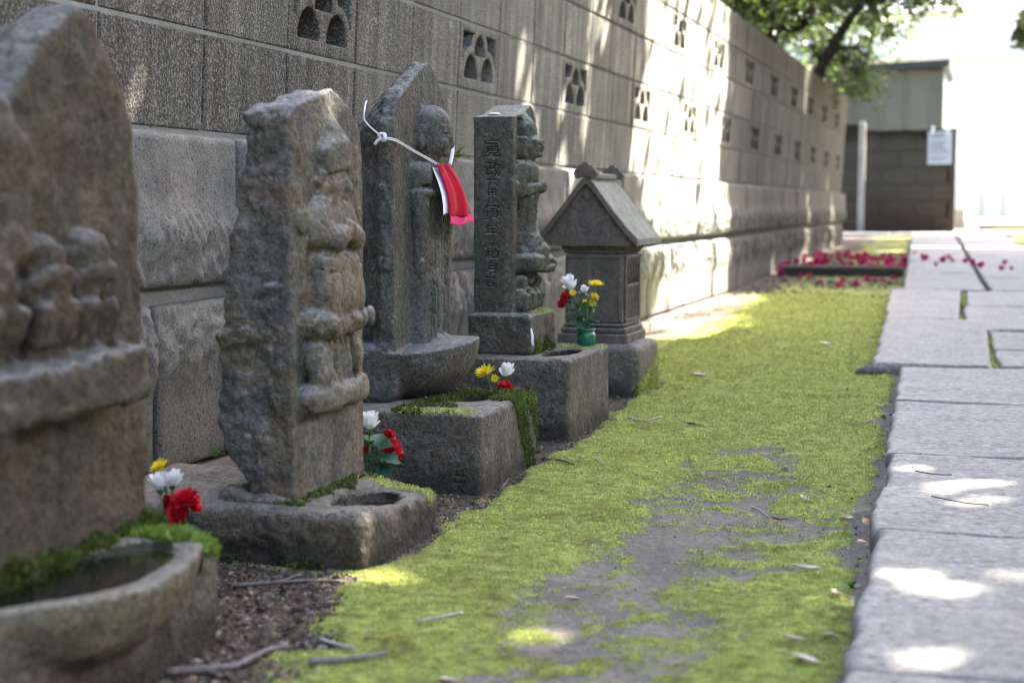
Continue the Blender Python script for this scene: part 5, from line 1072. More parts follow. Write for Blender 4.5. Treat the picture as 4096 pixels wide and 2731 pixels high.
# roof: two sagging slopes with barge boards, flat soffit, gable with a faint carved jewel
RX, RZ = 0.362, 0.662
prof = [(0.0, 0.0), (0.022, -0.022), (0.055, -0.066), (0.095, -0.118), (0.130, -0.160), (0.158, -0.188)]
def slope(sg, ya_, yb_, th, drop=0.0, nm='roof_slope', mt='roof', grow=0.0):
    b = MB(); ys = np.linspace(ya_, yb_, 7); m_ = len(prof); V = []
    for y in ys:
        for i, (dx, dz) in enumerate(prof):
            V.append((RX + sg * (dx + grow * (i == m_ - 1)), y, RZ + dz + drop + (0.0015 * math.sin(y * 90 + i) if nm == 'roof_slope' else 0)))
        for i, (dx, dz) in enumerate(prof[::-1]): V.append((RX + sg * (dx + grow * (i == 0) + 0.0), y, RZ + dz + drop - th))
    n2 = 2 * m_; F = []
    for j in range(len(ys) - 1):
        for i in range(n2):
            f = (j * n2 + i, j * n2 + (i + 1) % n2, (j + 1) * n2 + (i + 1) % n2, (j + 1) * n2 + i); F.append(f if sg < 0 else f[::-1])
    e = list(range(n2)); F.append(tuple(e[::-1]) if sg < 0 else tuple(e)); k0 = (len(ys) - 1) * n2; e = [k0 + i for i in range(n2)]; F.append(tuple(e) if sg < 0 else tuple(e[::-1]))
    b.add(V, F); return b.build(nm, M[mt], t, off=org)
for sg in (-1, 1): slope(sg, 4.745, 5.095, 0.018); slope(sg, 4.722, 4.7448, 0.024, 0.003, 'barge_board', 'shrine', 0.001)
g = MB(); pts = [(RX + dx, RZ + dz - 0.02) for dx, dz in prof] ; left = [(RX - dx, RZ + dz - 0.02) for dx, dz in prof[1:]][::-1]
poly = left + pts; n = len(poly); V = [(x, 4.742, z) for x, z in poly] + [(x, 5.08, z) for x, z in poly]
F = [tuple(range(n)), tuple(range(2 * n - 1, n - 1, -1)), (0, n, 2 * n - 1, n - 1)] ; g.add(V, F); g.build('gable', M['shrine'], t, off=org)
Cg = Carve((0.32, 4.725, 0.49), (0.41, 4.76, 0.65), 0.0026)
Cg.ell((RX, 4.744, 0.604), (0.017, 0.008, 0.019), 0, 0.004); Cg.ell((RX, 4.744, 0.632), (0.008, 0.006, 0.010), 0, 0.004); Cg.ell((RX, 4.744, 0.560), (0.012, 0.006, 0.020), 0, 0.004); Cg.ell((RX - 0.004, 4.744, 0.528), (0.027, 0.006, 0.022), 0, 0.004)
Cg.line([(RX - 0.014, 4.735, 0.612), (RX, 4.735, 0.606), (RX + 0.014, 4.735, 0.612)], 0.003, 0, 0.002, cut=True)
V, Q, _ = Cg.mesh(org); ob('gable_carving', mesh_np('gable_carving', V, Q), M['shrine'], t)
rg = MB(); rg.box((RX - 0.016, 4.747, RZ - 0.006), (RX + 0.016, 5.092, RZ + 0.012), 0.004); rg.build('ridge', M['roof'], t, off=org)
for ya_ in (4.715, 5.070):                                                                # lobed ridge-end ornaments
    lob = [(-0.030, -0.010), (-0.036, 0.006), (-0.030, 0.017), (-0.024, 0.018), (-0.020, 0.029), (-0.011, 0.029), (-0.007, 0.037), (0.007, 0.037), (0.011, 0.029), (0.020, 0.029), (0.024, 0.018), (0.030, 0.017), (0.036, 0.006), (0.030, -0.010), (0.0, -0.002)]
    n = len(lob); V = [(RX + x, ya_, RZ + z + 0.004) for x, z in lob] + [(RX + x, ya_ + 0.030, RZ + z + 0.004) for x, z in lob]
    F = [tuple(range(n)), tuple(range(2 * n - 1, n - 1, -1))] + [(i, n + i, n + (i + 1) % n, (i + 1) % n) for i in range(n)]
    MB().add(V, F).build('ridge_ornament', M['shrine'], t, off=org)

# ------------------------------------------------------------------ cut flowers
def rotz_axis(ax):
    ax = Vector(ax).normalized(); a = ax.orthogonal().normalized(); return ax, a, ax.cross(a)
def petal_strip(b, o, d, up, L, w, bend, cup=0.12, prof=(0.45, 0.95, 1.0, 0.45)):
    d = Vector(d).normalized(); s = d.cross(Vector(up)).normalized(); up = s.cross(d); V = []
    for i, t in enumerate((0.0, 0.36, 0.74, 1.0)):
        c = Vector(o) + d * (L * t) + up * (bend * L * t * t); hw = w * 0.5 * prof[i]
        V += [c - s * hw + up * (hw * cup * 2), c + s * hw + up * (hw * cup * 2)]
    b.add(V, [(0, 1, 3, 2), (2, 3, 5, 4), (4, 5, 7, 6)])
def bloom(kind, c, axis, size, rnd):
    """white: incurved chrysanthemum, yellow: open daisy form, red: ruffled carnation form"""
    b = MB(); ax, u, v = rotz_axis(axis); c = Vector(c)
    def ray(th, ph): return ax * math.cos(th) + (u * math.cos(ph) + v * math.sin(ph)) * math.sin(th)
    if kind == 'white':
        for th, n, L in ((12, 4, 0.96), (27, 6, 1.0), (44, 7, 0.98), (66, 6, 0.7)):
            for k in range(n):
                ph = 2 * math.pi * (k + rnd.uniform(-0.2, 0.2)) / n + th; t = R(th + rnd.uniform(-7, 7)); d = ray(t, ph)
                petal_strip(b, c + d * size * 0.08, d, ax, size * L * rnd.uniform(0.85, 1.12), size * 0.36, 0.32 * math.sin(t), 0.25, (0.5, 0.95, 1.0, 0.6))
    elif kind == 'yellow':
        for th, n, L in ((20, 6, 0.5), (45, 9, 0.8), (66, 13, 1.0), (82, 13, 1.0)):
            for k in range(n):
                ph = 2 * math.pi * (k + rnd.uniform(-0.2, 0.2)) / n + th; t = R(th + rnd.uniform(-6, 6)); d = ray(t, ph)
                petal_strip(b, c, d, ax, size * L * rnd.uniform(0.85, 1.1), size * 0.2, 0.12, 0.2, (0.5, 0.9, 1.0, 0.4))
    else:
        for k in range(64):
            t = math.acos(rnd.uniform(-0.25, 1.0)); ph = rnd.uniform(0, 6.283); d = ray(t, ph)
            petal_strip(b, c + d * size * 0.25, d, Vector((rnd.gauss(0, 1), rnd.gauss(0, 1), rnd.gauss(0, 1))), size * rnd.uniform(0.55, 0.85), size * 0.48, rnd.uniform(-0.3, 0.3), 0.4, (0.4, 0.8, 1.1, 0.9))
    return b
def lobed_leaf(b, o, d, up, L, rnd):
    d = Vector(d).normalized(); s = d.cross(Vector(up)).normalized(); up = s.cross(d)
    prof = [(0, .04), (.18, .10), (.28, .30), (.36, .20), (.50, .42), (.60, .24), (.72, .34), (.82, .18), (1.0, .02)]; V = []
    for t, w in prof:
        c = Vector(o) + d * (L * t) - up * (L * 0.25 * t * t); V += [c - s * (w * L) + up * (w * L * 0.3), c, c + s * (w * L) + up * (w * L * 0.3)]
    F = []
    for i in range(len(prof) - 1):
        a = i * 3; F += [(a, a + 1, a + 4, a + 3), (a + 1, a + 2, a + 5, a + 4)]
    b.add(V, F)
def bouquet(base, label, blooms, leaves, seed, group=None):
    """blooms: (kind, centre, axis, size); leaves: (point, direction, length)"""
    t = thing('flower_bunch', base, label, 'flowers', group); rnd = random.Random(seed); B = Vector(base)
    for kind, c, axis, size in blooms:
        c = Vector(c); foot = B + Vector((rnd.uniform(-.006, .006), rnd.uniform(-.006, .006), 0)); mid = (foot + c) / 2 + Vector((rnd.uniform(-.008, .008), rnd.uniform(-.008, .008), 0.01))
        s = MB(); s.tube(smooth_path([tuple(foot), tuple(mid), tuple(c - Vector(axis).normalized() * size * 0.15)], 4), 0.0022, 6)
        s.lathe([(0.0001, -size * 0.28), (size * 0.16, -size * 0.2), (size * 0.24, 0.0)], tuple(c), 8) if kind != 'yellow' else None
        s.build('stem', M['stem'], t, smooth=True, off=base)
        bloom(kind, c, axis, size, rnd).build('blossom', M[kind], t, smooth=True, off=base)
    for p, d, L in leaves:
        b = MB(); lobed_leaf(b, p, d, (rnd.uniform(-.3, .3), rnd.uniform(-.5, 0), 1), L, rnd); b.build('leaf', M['mum_leaf'], t, smooth=True, off=base)
    return t
def rl(seed, box, n, L):
    r = random.Random(seed); out = []
    for _ in range(n):
        p = [r.uniform(a, b) for a, b in box]; out.append((p, (r.uniform(-1, 1), r.uniform(-1, 0.4), r.uniform(-0.2, 0.8)), r.uniform(*L)))
    return out
bouquet((0.335, 2.19, 0.02), 'red, white and yellow flowers between the mossy bowl and the low brown base',
        [('yellow', (0.312, 2.21, 0.170), (-0.3, -0.5, 0.8), 0.017), ('white', (0.322, 2.19, 0.138), (-0.1, -0.2, 1), 0.026), ('white', (0.334, 2.205, 0.143), (0.35, -0.2, 1), 0.024), ('red', (0.365, 2.19, 0.120), (0.3, -0.3, 1), 0.024), ('red', (0.352, 2.18, 0.105), (0.5, -0.6, 0.6), 0.016), ('red', (0.330, 2.20, 0.118), (-0.5, -0.3, 0.6), 0.013)],
        rl(1, ((0.318, 0.372), (2.17, 2.21), (0.045, 0.10)), 12, (0.025, 0.04)), 11)
bouquet((0.437, 2.76, 0.0), 'white and red flowers with dark leaves against the engraved basin stone',
        [('white', (0.444, 2.75, 0.160), (0.05, -0.1, 1), 0.034), ('red', (0.482, 2.765, 0.122), (0.5, -0.2, 0.8), 0.021), ('red', (0.462, 2.80, 0.145), (0.2, 0.2, 1), 0.013), ('red', (0.428, 2.76, 0.12), (-0.4, -0.2, 0.6), 0.017)],
        [((0.452, 2.75, 0.125), (0.9, -0.3, 0.45), 0.045), ((0.465, 2.74, 0.115), (1, -0.5, 0.05), 0.05), ((0.445, 2.74, 0.06), (0.6, -0.4, -0.1), 0.04), ((0.45, 2.75, 0.10), (0.8, -0.2, -0.25), 0.045), ((0.45, 2.74, 0.085), (0.9, -0.5, 0.2), 0.05)] + rl(2, ((0.432, 0.475), (2.73, 2.77), (0.05, 0.135)), 13, (0.03, 0.045)), 12)
bouquet((0.437, 3.60, 0.03), 'yellow, white and red flowers peeping up behind the mossy engraved basin stone',
        [('yellow', (0.412, 3.56, 0.184), (-0.25, -0.5, 0.9), 0.026), ('white', (0.458, 3.56, 0.178), (0.3, -0.2, 1), 0.034), ('yellow', (0.437, 3.555, 0.174), (0.1, -0.9, 0.5), 0.011), ('red', (0.464, 3.55, 0.147), (0.3, -0.3, 1), 0.024)],
        rl(3, ((0.41, 0.475), (3.54, 3.58), (0.08, 0.15)), 11, (0.025, 0.04)), 13)
VB = (0.497, 4.19, 0.203)
vz = MB(); vz.lathe([(0.0001, 0.001), (0.022, 0.0), (0.0245, 0.003), (0.0250, 0.026), (0.0225, 0.0335), (0.0205, 0.035), (0.0205, 0.037), (0.0245, 0.0385), (0.0248, 0.043), (0.0215, 0.0435), (0.019, 0.036), (0.0001, 0.030)], (0, 0, 0), 28)
vz.build('flower_vase', M['vase'], loc=VB, smooth=True, label='small green glazed vase on the basin stone holding flowers', cat='vase')
def C43(x, z, y=4.19): s = y / 4.3; return (1.5342 + (x - 1.5342) * s, y, 0.57 + (z - 0.57) * s)
bouquet((VB[0], VB[1], VB[2] + 0.03), 'tall bunch of white, yellow and red flowers standing in the green vase',
        [('white', C43(0.428, 0.340), (-0.25, -0.25, 1), 0.040), ('white', C43(0.461, 0.335), (0.3, -0.1, 1), 0.020), ('yellow', C43(0.497, 0.356), (0.1, -0.2, 1), 0.024), ('yellow', C43(0.492, 0.325), (0.5, -0.4, 0.6), 0.014), ('yellow', C43(0.487, 0.309), (0.3, -0.8, 0.3), 0.012), ('yellow', C43(0.432, 0.334, 4.16), (0, -0.8, 0.6), 0.011), ('red', C43(0.415, 0.322), (-0.5, -0.4, 0.7), 0.018), ('red', C43(0.404, 0.306), (-0.7, -0.5, 0.4), 0.015), ('yellow', C43(0.466, 0.312, 4.16), (0, -0.7, 0.7), 0.007)],
        [(C43(0.47, 0.255), (1, -0.4, 0.3), 0.045), (C43(0.455, 0.25), (-1, -0.3, 0.1), 0.05), (C43(0.45, 0.29), (-1, -0.2, 0.5), 0.05), (C43(0.455, 0.30), (-0.6, -0.6, 0.6), 0.045)] + rl(4, ((0.475, 0.515), (4.16, 4.21), (0.255, 0.33)), 16, (0.032, 0.05)), 14)

# ------------------------------------------------------------------ red bib and its cord on the statue
org = (0.40, 3.34, 0.55); bt = thing('bib', org, 'red cloth bib with pink frill tied round the standing figure with white cord', 'bib')
def bib_sheet(name, mat, y0t, y1t, y0b, y1b, zt, zb, off, fold, nu=26, nv=24, th=0.0016, flare=0.0, ph=0.0, bul=1.0):
    u = np.linspace(0, 1, nu)[:, None]; v = np.linspace(0, 1, nv)[None, :]
    yt = y0t + (y1t - y0t) * u; yb_ = y0b + (y1b - y0b) * u; w = v ** 0.8
    Yv = yt * (1 - w) + yb_ * w
    Zv = zt + (zb - zt) * v + 0.006 * (u - 0.5) * v + 0.003 * np.sin(u * 9 + ph) * v
    amp = fold * (0.35 + 0.65 * np.sqrt(v)) * (1 - 0.25 * v)
    bulge = 0.018 * np.sin(np.pi * np.clip(v * 0.8, 0, 1)) * (0.6 + 0.4 * np.sin(np.pi * u)) + 0.030 * v
    Xv = 0.388 + off + bul * bulge + amp * (np.sin(u * 11 + ph + 0.9 * v) + 0.5 * np.sin(u * 19 + 1.7 * v + 2) * (1 - 0.6 * v)) + amp * 0.5 * np.sin(u * 43 + 2 * ph) * (1 - v) ** 3 + flare * v
    Fv = np.stack([Xv, Yv, Zv], -1); B = Fv - np.array([th, 0, 0]); n = nu * nv; K = np.arange(n).reshape(nu, nv)
    F1 = np.stack([K[:-1, :-1], K[1:, :-1], K[1:, 1:], K[:-1, 1:]], -1).reshape(-1, 4)[:, ::-1]; F2 = F1[:, ::-1] + n
    ring = np.concatenate([K[:, 0], K[-1, 1:], K[-2::-1, -1], K[0, -2:0:-1]]); j = np.roll(ring, -1); F3 = np.stack([ring, j, j + n, ring + n], -1)
    return ob(name, mesh_np(name, np.concatenate([Fv.reshape(-1, 3), B.reshape(-1, 3)]) - np.array(org), np.concatenate([F1, F2, F3])), mat, bt)
bib_sheet('front_cloth', M['bib_red'], 3.292, 3.385, 3.266, 3.424, 0.663, 0.552, 0.0, 0.0058)
bib_sheet('lining', M['bib_white'], 3.288, 3.380, 3.252, 3.415, 0.655, 0.556, -0.008, 0.0015, ph=0.4)
bib_sheet('frill', M['bib_pink'], 3.267, 3.423, 3.262, 3.430, 0.5545, 0.5345, 0.036, 0.0040, nu=70, nv=8, flare=0.004, ph=1.1, bul=0.0)
cd = MB(); path = smooth_path([(0.225, 3.30, 0.800), (0.262, 3.20, 0.788), (0.284, 3.138, 0.770), (0.286, 3.130, 0.752), (0.298, 3.127, 0.737), (0.322, 3.124, 0.718), (0.331, 3.122, 0.7135)], 6)
cd.tube(path, 0.0020, 7); path2 = smooth_path([(0.331, 3.121, 0.7135), (0.342, 3.138, 0.7115), (0.350, 3.160, 0.707), (0.362, 3.22, 0.690), (0.384, 3.285, 0.668), (0.390, 3.300, 0.661)], 6)
cd.tube(path2, 0.0016, 7); cd.tube([(p[0], p[1] - 0.001, p[2] - 0.0032) for p in path2], 0.0015, 7); cd.build('cord', M['cord'], bt, smooth=True, off=org)
kn = MB()
for k in range(3): kn.tube([(0.331 + 0.0065 * math.cos(w + k), 3.118 + 0.0045 * math.sin(2 * w + k), 0.7135 + 0.0075 * math.sin(w + k * 0.7)) for w in np.linspace(0, 2 * math.pi, 15)], 0.0030, 7)
kn.tube(smooth_path([(0.329, 3.116, 0.711), (0.322, 3.113, 0.706), (0.315, 3.113, 0.698)], 4), [0.0036] * 4 + [0.0034] * 4 + [0.003], 7); kn.build('knot', M['cord'], bt, smooth=True, off=org)
rb_ = MB(); sp = smooth_path([(0.391, 3.372, 0.663), (0.390, 3.392, 0.690), (0.386, 3.402, 0.714), (0.370, 3.42, 0.735), (0.346, 3.50, 0.76), (0.30, 3.545, 0.775)], 6); rb_.tube(sp, 0.0046, 8, squash=0.35); rb_.build('ribbon', M['bib_white'], bt, smooth=True, off=org)

# ------------------------------------------------------------------ fallen leaves, twigs, petals, litter, weeds
def gtop(x, y): return float(gz(y) + fields(np.array([x]), np.array([y]))[2][0])
def fallen_leaf(x, y, L, w, rz, mat, label, curl=0.3, tilt=0.1, z=None):
    n = 9; V = []
    for i in range(n):
        t = i / (n - 1); hw = w * 0.5 * max(0.02, math.sin(math.pi * t ** 0.8)) ** 1.15 * (1 + 0.12 * math.sin(i * 2.7 + L * 900)); c = curl * L * (t - 0.5) ** 2
        V += [((t - 0.5) * L, -hw, c + hw * 0.75), ((t - 0.5) * L, 0, c), ((t - 0.5) * L, hw, c + hw * 0.25)]
    F = []
    for i in range(n - 1): a = i * 3; F += [(a, a + 3, a + 4, a + 1), (a + 1, a + 4, a + 5, a + 2)]
    o = MB().add(V, F).build('fallen_leaf', M[mat], None, smooth=True, label=label, cat='leaf', group='fallen leaves on the ground')
    o.location = (x, y, (gtop(x, y) if z is None else z) + 0.005); o.rotation_euler = (tilt, 0.05, rz); return o
fallen_leaf(0.962, 2.24, 0.030, 0.020, 0.3, 'dead_tan', 'small pinkish leaf on the moss in front of the bare soil')
fallen_leaf(1.174, 2.93, 0.036, 0.018, 0.1, 'dead_brown', 'dark brown curled leaf near the middle of the bare soil', 0.6)
fallen_leaf(1.271, 2.50, 0.048, 0.020, 0.15, 'dead_pale', 'long pale leaf on moss beside the second near slab', 0.5, 0.3)
fallen_leaf(1.300, 2.07, 0.044, 0.014, -0.1, 'dead_pale', 'narrow cream leaf on moss beside the nearest sunlit slab', 0.5)
fallen_leaf(1.325, 1.975, 0.050, 0.024, -0.5, 'dead_tan', 'broad tan leaf at the foot of the nearest slab', 0.3)
fallen_leaf(1.338, 2.78, 0.034, 0.020, 1.3, 'dead_brown', 'reddish leaf leaning on the slab edge', 0.2, 0.9, z=0.03)
fallen_leaf(1.294, 2.95, 0.026, 0.022, 0.2, 'dead_tan', 'small beige leaf with upturned edge near the slab joint', 0.7, 0.4)
fallen_leaf(1.345, 2.62, 0.030, 0.016, 1.0, 'dead_brown', 'rust coloured leaf wedged between soil and rounded slab corner', 0.3, 0.7, z=0.025)
fallen_leaf(1.330, 2.33, 0.022, 0.016, 0.8, 'dead_brown', 'small dark red leaf in the soil strip by the sunlit slab', 0.4, 0.5)
fallen_leaf(1.345, 2.09, 0.024, 0.017, 0.2, 'dead_pale', 'white leaf scrap in the soil strip by the nearest slab', 0.3)
fallen_leaf(0.65, 2.09, 0.026, 0.012, 0.5, 'dead_tan', 'small pink leaf on the litter at the edge of the moss')
fallen_leaf(0.92, 1.80, 0.030, 0.018, 0.1, 'dead_tan', 'tan leaf beside the short grey stick')
fallen_leaf(1.195, 3.12, 0.018, 0.014, 0.9, 'dead_pale', 'tiny white leaf standing on the far part of bare soil', 0.8, 0.8)
fallen_leaf(0.80, 4.1, 0.030, 0.02, 0.4, 'dead_brown', 'brown leaf on the moss beside the square grey basin', 0.4)
fallen_leaf(0.62, 5.25, 0.075, 0.032, 0.5, 'dead_tan', 'large tan leaf beside the shrine plinth', 0.5, 0.3)
fallen_leaf(0.90, 6.6, 0.06, 0.03, 0.2, 'dead_pale', 'pale leaf on the far moss beyond the shrine', 0.6, 0.4)
fallen_leaf(1.25, 4.15, 0.03, 0.02, 1.2, 'dead_brown', 'brown leaf leaning on the third slab edge', 0.3, 0.7, z=0.025)
fallen_leaf(1.24, 4.6, 0.03, 0.02, 0.2, 'dead_pale', 'grey-white leaf in the weeds beside the fourth slab joint', 0.5, 0.3)
rl_ = random.Random(8)
for i in range(40):
    y = 1.75 + 6 * rl_.random() ** 1.5; x = rl_.uniform(0.72, float(pleft(y)) - 0.06)
    fallen_leaf(x, y, rl_.uniform(0.004, 0.009) * (1 + 0.16 * y), rl_.uniform(0.003, 0.006) * (1 + 0.12 * y), rl_.uniform(0, 3), rl_.choice(['dead_tan', 'dead_brown', 'dead_pale', 'dead_brown']), 'tiny leaf scrap scattered on the moss', 0.4, rl_.uniform(-.3, .3))
def twig(pts, r, mat, label, side=None):
    zz_ = [gtop(p[0], p[1]) + (p[2] if len(p) > 2 else r * 1.1 + 0.002) for p in pts]; P = [(p[0], p[1], z) for p, z in zip(pts, zz_)]
    o = tuple(P[0]); b = MB(); sp = smooth_path(P, 5); n = len(sp); b.tube(sp, [r * (1 - 0.45 * i / n) * (1 + 0.15 * math.sin(i * 2.1)) for i in range(n)], 7)
    if side: b.tube(smooth_path([(q[0], q[1], gtop(q[0], q[1]) + 0.004 + 0.004 * k) for k, q in enumerate(side)], 4), r * 0.6, 6)
    return b.build('twig', M[mat], None, smooth=True, loc=o, off=o, label=label, cat='twig', group='fallen twigs on the moss and soil')
twig([(0.838, 2.10), (0.826, 2.055), (0.80, 2.02)], 0.0022, 'twig_pale', 'short pale bare twig lying on the moss in front of the litter')
twig([(0.70, 1.925), (0.735, 1.90), (0.765, 1.885)], 0.003, 'twig_pale', 'straight whitish stick on moss near the litter edge')
twig([(0.74, 1.795), (0.775, 1.82), (0.815, 1.87)], 0.0052, 'twig', 'thick short grey stick lying on the moss')
twig([(0.585, 1.72), (0.63, 1.745), (0.655, 1.77), (0.668, 1.83), (0.688, 1.855)], 0.0055, 'twig', 'bent forked stick at the foot of the mossy bowl', [(0.63, 1.745), (0.655, 1.725)])
twig([(0.455, 2.175), (0.50, 2.205), (0.545, 2.225), (0.60, 2.235)], 0.0032, 'twig', 'dark twig lying in the litter beside the low brown base', [(0.50, 2.205), (0.53, 2.25)])
twig([(1.105, 3.06), (1.125, 3.03), (1.15, 2.96)], 0.0022, 'twig_pale', 'thin curved pale twig on the bare soil')
twig([(0.590, 3.46), (0.625, 3.44), (0.67, 3.39)], 0.003, 'twig', 'grey twig between the mossy basin stone and the moss')
twig([(0.685, 3.52), (0.70, 3.47), (0.73, 3.42)], 0.0016, 'twig_pale', 'fine pale grass stalk bent over the moss', None)
twig([(0.600, 3.06), (0.612, 3.03, 0.012), (0.625, 3.04, 0.03)], 0.0012, 'twig_pale', 'thin dry stalk beside the corner of the engraved stone')
twig([(0.61, 4.2), (0.66, 4.16), (0.70, 4.22)], 0.003, 'twig_pale', 'pale twig beside the square grey basin')
for pts, lab in (([(1.44, 2.98), (1.50, 2.93), (1.54, 2.92)], 'dark wiry twig lying across the slab with scattered sun'), ([(1.40, 3.26), (1.44, 3.23), (1.47, 3.235)], 'fine dark twig on the slab near its far joint')):
    P = [(x, y, 0.050) for x, y in pts]; MB().tube(smooth_path(P, 5), 0.0011, 6).build('twig', M['bark'], None, smooth=True, loc=P[0], off=P[0], label=lab, cat='twig', group='fallen twigs on the moss and soil')
# fallen camellia flowers at the far end
fc = None; rp = random.Random(21)
def camellia(seed):
    r = random.Random(seed); b = MB()
    for k in range(7):
        ph = k * 0.9 + r.uniform(-.2, .2); d = (math.cos(ph), math.sin(ph), r.uniform(0.1, 0.7)); petal_strip(b, (0, 0, 0.004), d, (0, 0, 1), 0.045 * r.uniform(0.8, 1.1), 0.040, 0.5, 0.2, (0.4, 0.9, 1.0, 0.7))
    me = bpy.data.meshes.new('fallen_flower'); me.from_pydata([tuple(v) for v in b.v], [], b.f); me.materials.append(M['pink']); return me
cms = [camellia(1), camellia(2), camellia(3)]
spots = []
for i in range(125): spots.append((rp.uniform(0.02, 0.95), rp.uniform(11.75, 14.2) if rp.random() < 0.8 else rp.uniform(11.55, 12.2), 'band'))
for x, y in ((0.30, 10.95), (0.36, 11.0), (0.14, 11.2), (0.18, 11.1), (0.62, 10.5), (0.78, 10.55), (0.82, 10.5), (0.86, 10.6), (0.93, 10.75), (0.72, 10.2), (0.66, 9.95), (0.50, 10.3)): spots.append((x, y, 'near'))
for x, y in ((1.02, 12.9), (1.05, 12.7), (1.22, 12.9), (1.20, 12.4), (1.25, 12.5), (1.36, 12.3), (1.40, 12.1), (1.44, 11.85), (1.47, 11.7), (1.62, 12.2), (1.60, 11.4), (1.66, 11.5), (1.16, 11.9)): spots.append((x, y, 'path'))
for i, (x, y, k) in enumerate(spots):
    o = bpy.data.objects.new('fallen_flower', cms[i % 3]); z = float(gz(y)) + (0.048 if k == 'path' else 0.012)
    o.location = (x, y, z); o.rotation_euler = (rp.uniform(-.5, .5), rp.uniform(-.5, .5), rp.uniform(0, 6.28)); s = rp.uniform(0.42, 0.92); o.scale = (s, s, s); link(o)
    meta(o, {'band': 'pink camellia bloom fallen in the band of petals beyond the kerb', 'near': 'pink camellia bloom fallen on the moss before the kerb', 'path': 'pink camellia bloom fallen on the far path slabs'}[k], 'flower', 'fallen camellia blooms')
# chips, crumbs and dead leaf bits
def litter(name, P, size, mats, seed, label):
    r = np.random.default_rng(seed); n = len(P); a = r.normal(size=(n, 3)); a[:, 2] = np.abs(a[:, 2]) * 0.35; a /= np.linalg.norm(a, axis=1)[:, None]
    b = np.cross(a, r.normal(size=(n, 3)) * [0.4, 0.4, 1] + [0, 0, 0.4]); b /= np.linalg.norm(b, axis=1)[:, None]; c = np.cross(a, b)
    s = (size * r.lognormal(0, 0.45, n))[:, None]; w = s * r.uniform(0.35, 0.9, (n, 1)); h = s * r.uniform(0.05, 0.45, (n, 1))
    V = np.stack([P - a * s, P + b * w, P + a * s * 0.9, P - b * w, P + np.array([0, 0, 1]) * h + a * s * 0.1, P - np.array([0, 0, 1]) * h], 1).reshape(-1, 3); K = np.arange(n)[:, None] * 6
    F = np.concatenate([K + f for f in ([0, 1, 4], [1, 2, 4], [2, 3, 4], [3, 0, 4], [1, 0, 5], [2, 1, 5], [3, 2, 5], [0, 3, 5])])
    ob(name, mesh_np(name, V, F, False), mats, label=label, cat='litter', kind='stuff')
def scatter(n, box, seed, prob):
    r = np.random.default_rng(seed); x = r.uniform(box[0], box[1], n); y = r.uniform(box[2], box[3], n); mf, lf, hf = fields(x, y); k = r.uniform(size=n) < prob(mf, lf, x, y)
    x, y, hf = x[k], y[k], hf[k]; return np.stack([x, y, gz(y) + hf + 0.001], 1)
def litter_mat(name, cols):
    s = NT(name, 0.9, 0.2); g = s.n('NewGeometry').outputs['Random Per Island']; c = cols[0]
    for i, cc in enumerate(cols[1:]): c = s.mix(s.math('GREATER_THAN', g, (i + 1) / len(cols)), c, cc)
    return s.done(c)
M['litter'] = litter_mat('litter_bits', [(0.10, 0.062, 0.042), (0.06, 0.046, 0.036), (0.17, 0.12, 0.085), (0.04, 0.033, 0.028), (0.13, 0.09, 0.065), (0.24, 0.20, 0.165), (0.075, 0.068, 0.062), (0.05, 0.04, 0.033), (0.09, 0.07, 0.055)])
M['crumb'] = litter_mat('soil_crumbs', [(0.06, 0.05, 0.04), (0.12, 0.10, 0.08), (0.035, 0.03, 0.028), (0.20, 0.17, 0.14)])
litter('leaf_litter', scatter(30000, (0.30, 0.78, 1.45, 2.42), 1, lambda m, l, x, y: l * 0.8), 0.0040, M['litter'], 2, 'brown leaf litter and chips between the two nearest bases')
litter('soil_crumbs', np.concatenate([scatter(9000, (0.52, 0.78, 2.25, 5.3), 13, lambda m, l, x, y: 0.05 + l), scatter(6200, (0.55, 1.45, 1.5, 6.5), 3, lambda m, l, x, y: 0.09 + l * 0.6 + 0.5 * (np.abs(pleft(y) - x - 0.02) < 0.035)), scatter(5000, (0.05, 0.6, 5.0, 9.5), 5, lambda m, l, x, y: l * 0.8)]), 0.0030, M['crumb'], 4, 'dark soil crumbs and grit scattered over the moss and path edge')
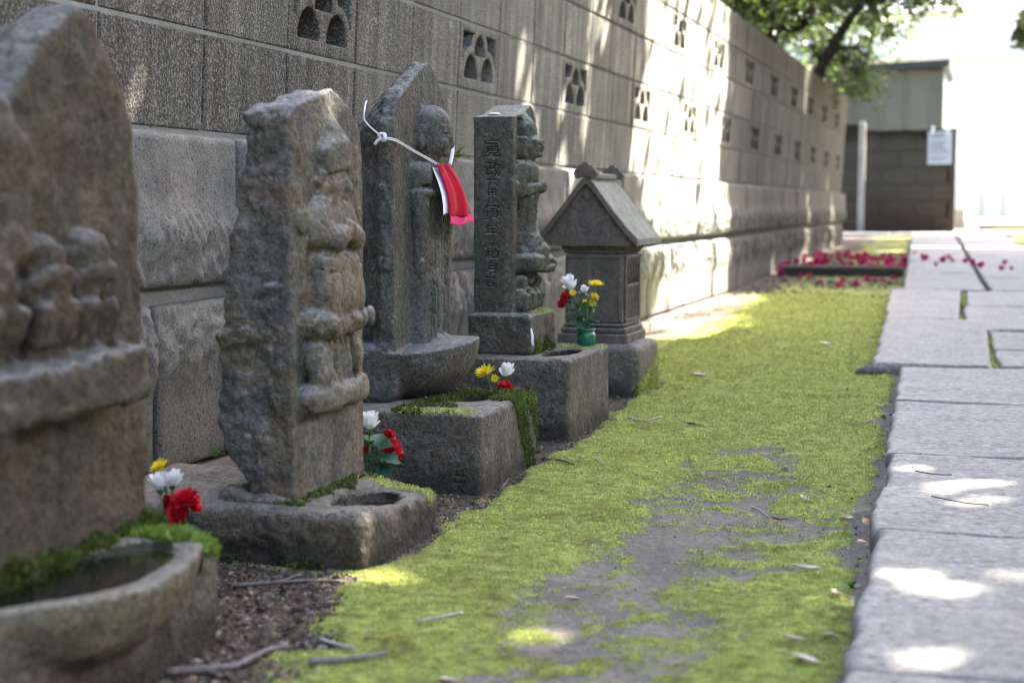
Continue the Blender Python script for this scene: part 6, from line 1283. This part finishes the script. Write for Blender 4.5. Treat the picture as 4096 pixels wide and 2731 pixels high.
litter('far_litter', scatter(3000, (0.1, 1.0, 9.3, 14.5), 7, lambda m, l, x, y: l), 0.011, M['litter'], 8, 'brown dead leaves scattered over the far moss around the kerb')
def weed(p, label, n, L, seed, mat='weed', up=0.5):
    r = random.Random(seed); b = MB()
    for k in range(n):
        d = Vector((r.uniform(-0.2, 1), r.uniform(-1, 1), r.uniform(0.0, up) + 0.1)).normalized(); petal_strip(b, Vector(p) + Vector((0, r.uniform(-.01, .01), 0)), d, (0, 0, 1), L * r.uniform(0.5, 1.1), L * 0.38, -0.25, 0.15, (0.25, 1.0, 0.8, 0.15))
    b.build('weed', M[mat], None, smooth=True, loc=p, off=p, label=label, cat='weed')
weed((0.035, 4.47, 0.712), 'small fern sprouting from the wall ledge behind the red bib', 12, 0.055, 1)
weed((0.038, 2.695, 0.716), 'tiny green seedling on the wall ledge near the nearest stele', 5, 0.016, 2)
weed((0.10, 2.80, 0.09), 'small leafy weed in the dark gap behind the pointed stele', 8, 0.03, 3)
for i, (x, y, lab) in enumerate(((1.27, 3.95, 'small weed in the soil beside the joint of the third slab'), (1.262, 4.45, 'leafy weed beside the joint of the fourth slab'), (1.345, 2.42, 'little green weed at the edge of the sunlit slab'))):
    weed((x, y, 0.004), lab, 9, 0.020, 10 + i, up=0.9)

# moss in the far joints of the path
jt = []
for (xa_, ya_, xb_, yb_) in ((1.558, 5.58, 1.535, 6.95), (1.416, 7.05, 1.404, 7.9), (1.40, 8.6, 1.392, 9.4), (1.56, 6.205, 1.75, 6.21), (1.42, 8.325, 1.7, 8.33)):
    q = RNG.uniform(size=(420, 1)); jt.append(np.array([xa_, ya_, 0]) + q * np.array([xb_ - xa_, yb_ - ya_, 0]) + RNG.normal(size=(420, 3)) * [0.007, 0.006, 0])
jt = np.concatenate(jt); jt[:, 2] = gz(jt[:, 1]) + 0.022
tri_cloud('joint_moss', jt, np.tile([0, 0, 1.0], (len(jt), 1)), 0.014, M['moss'], label='green moss growing in the joints of the farther slabs', cat='moss', kind='stuff')
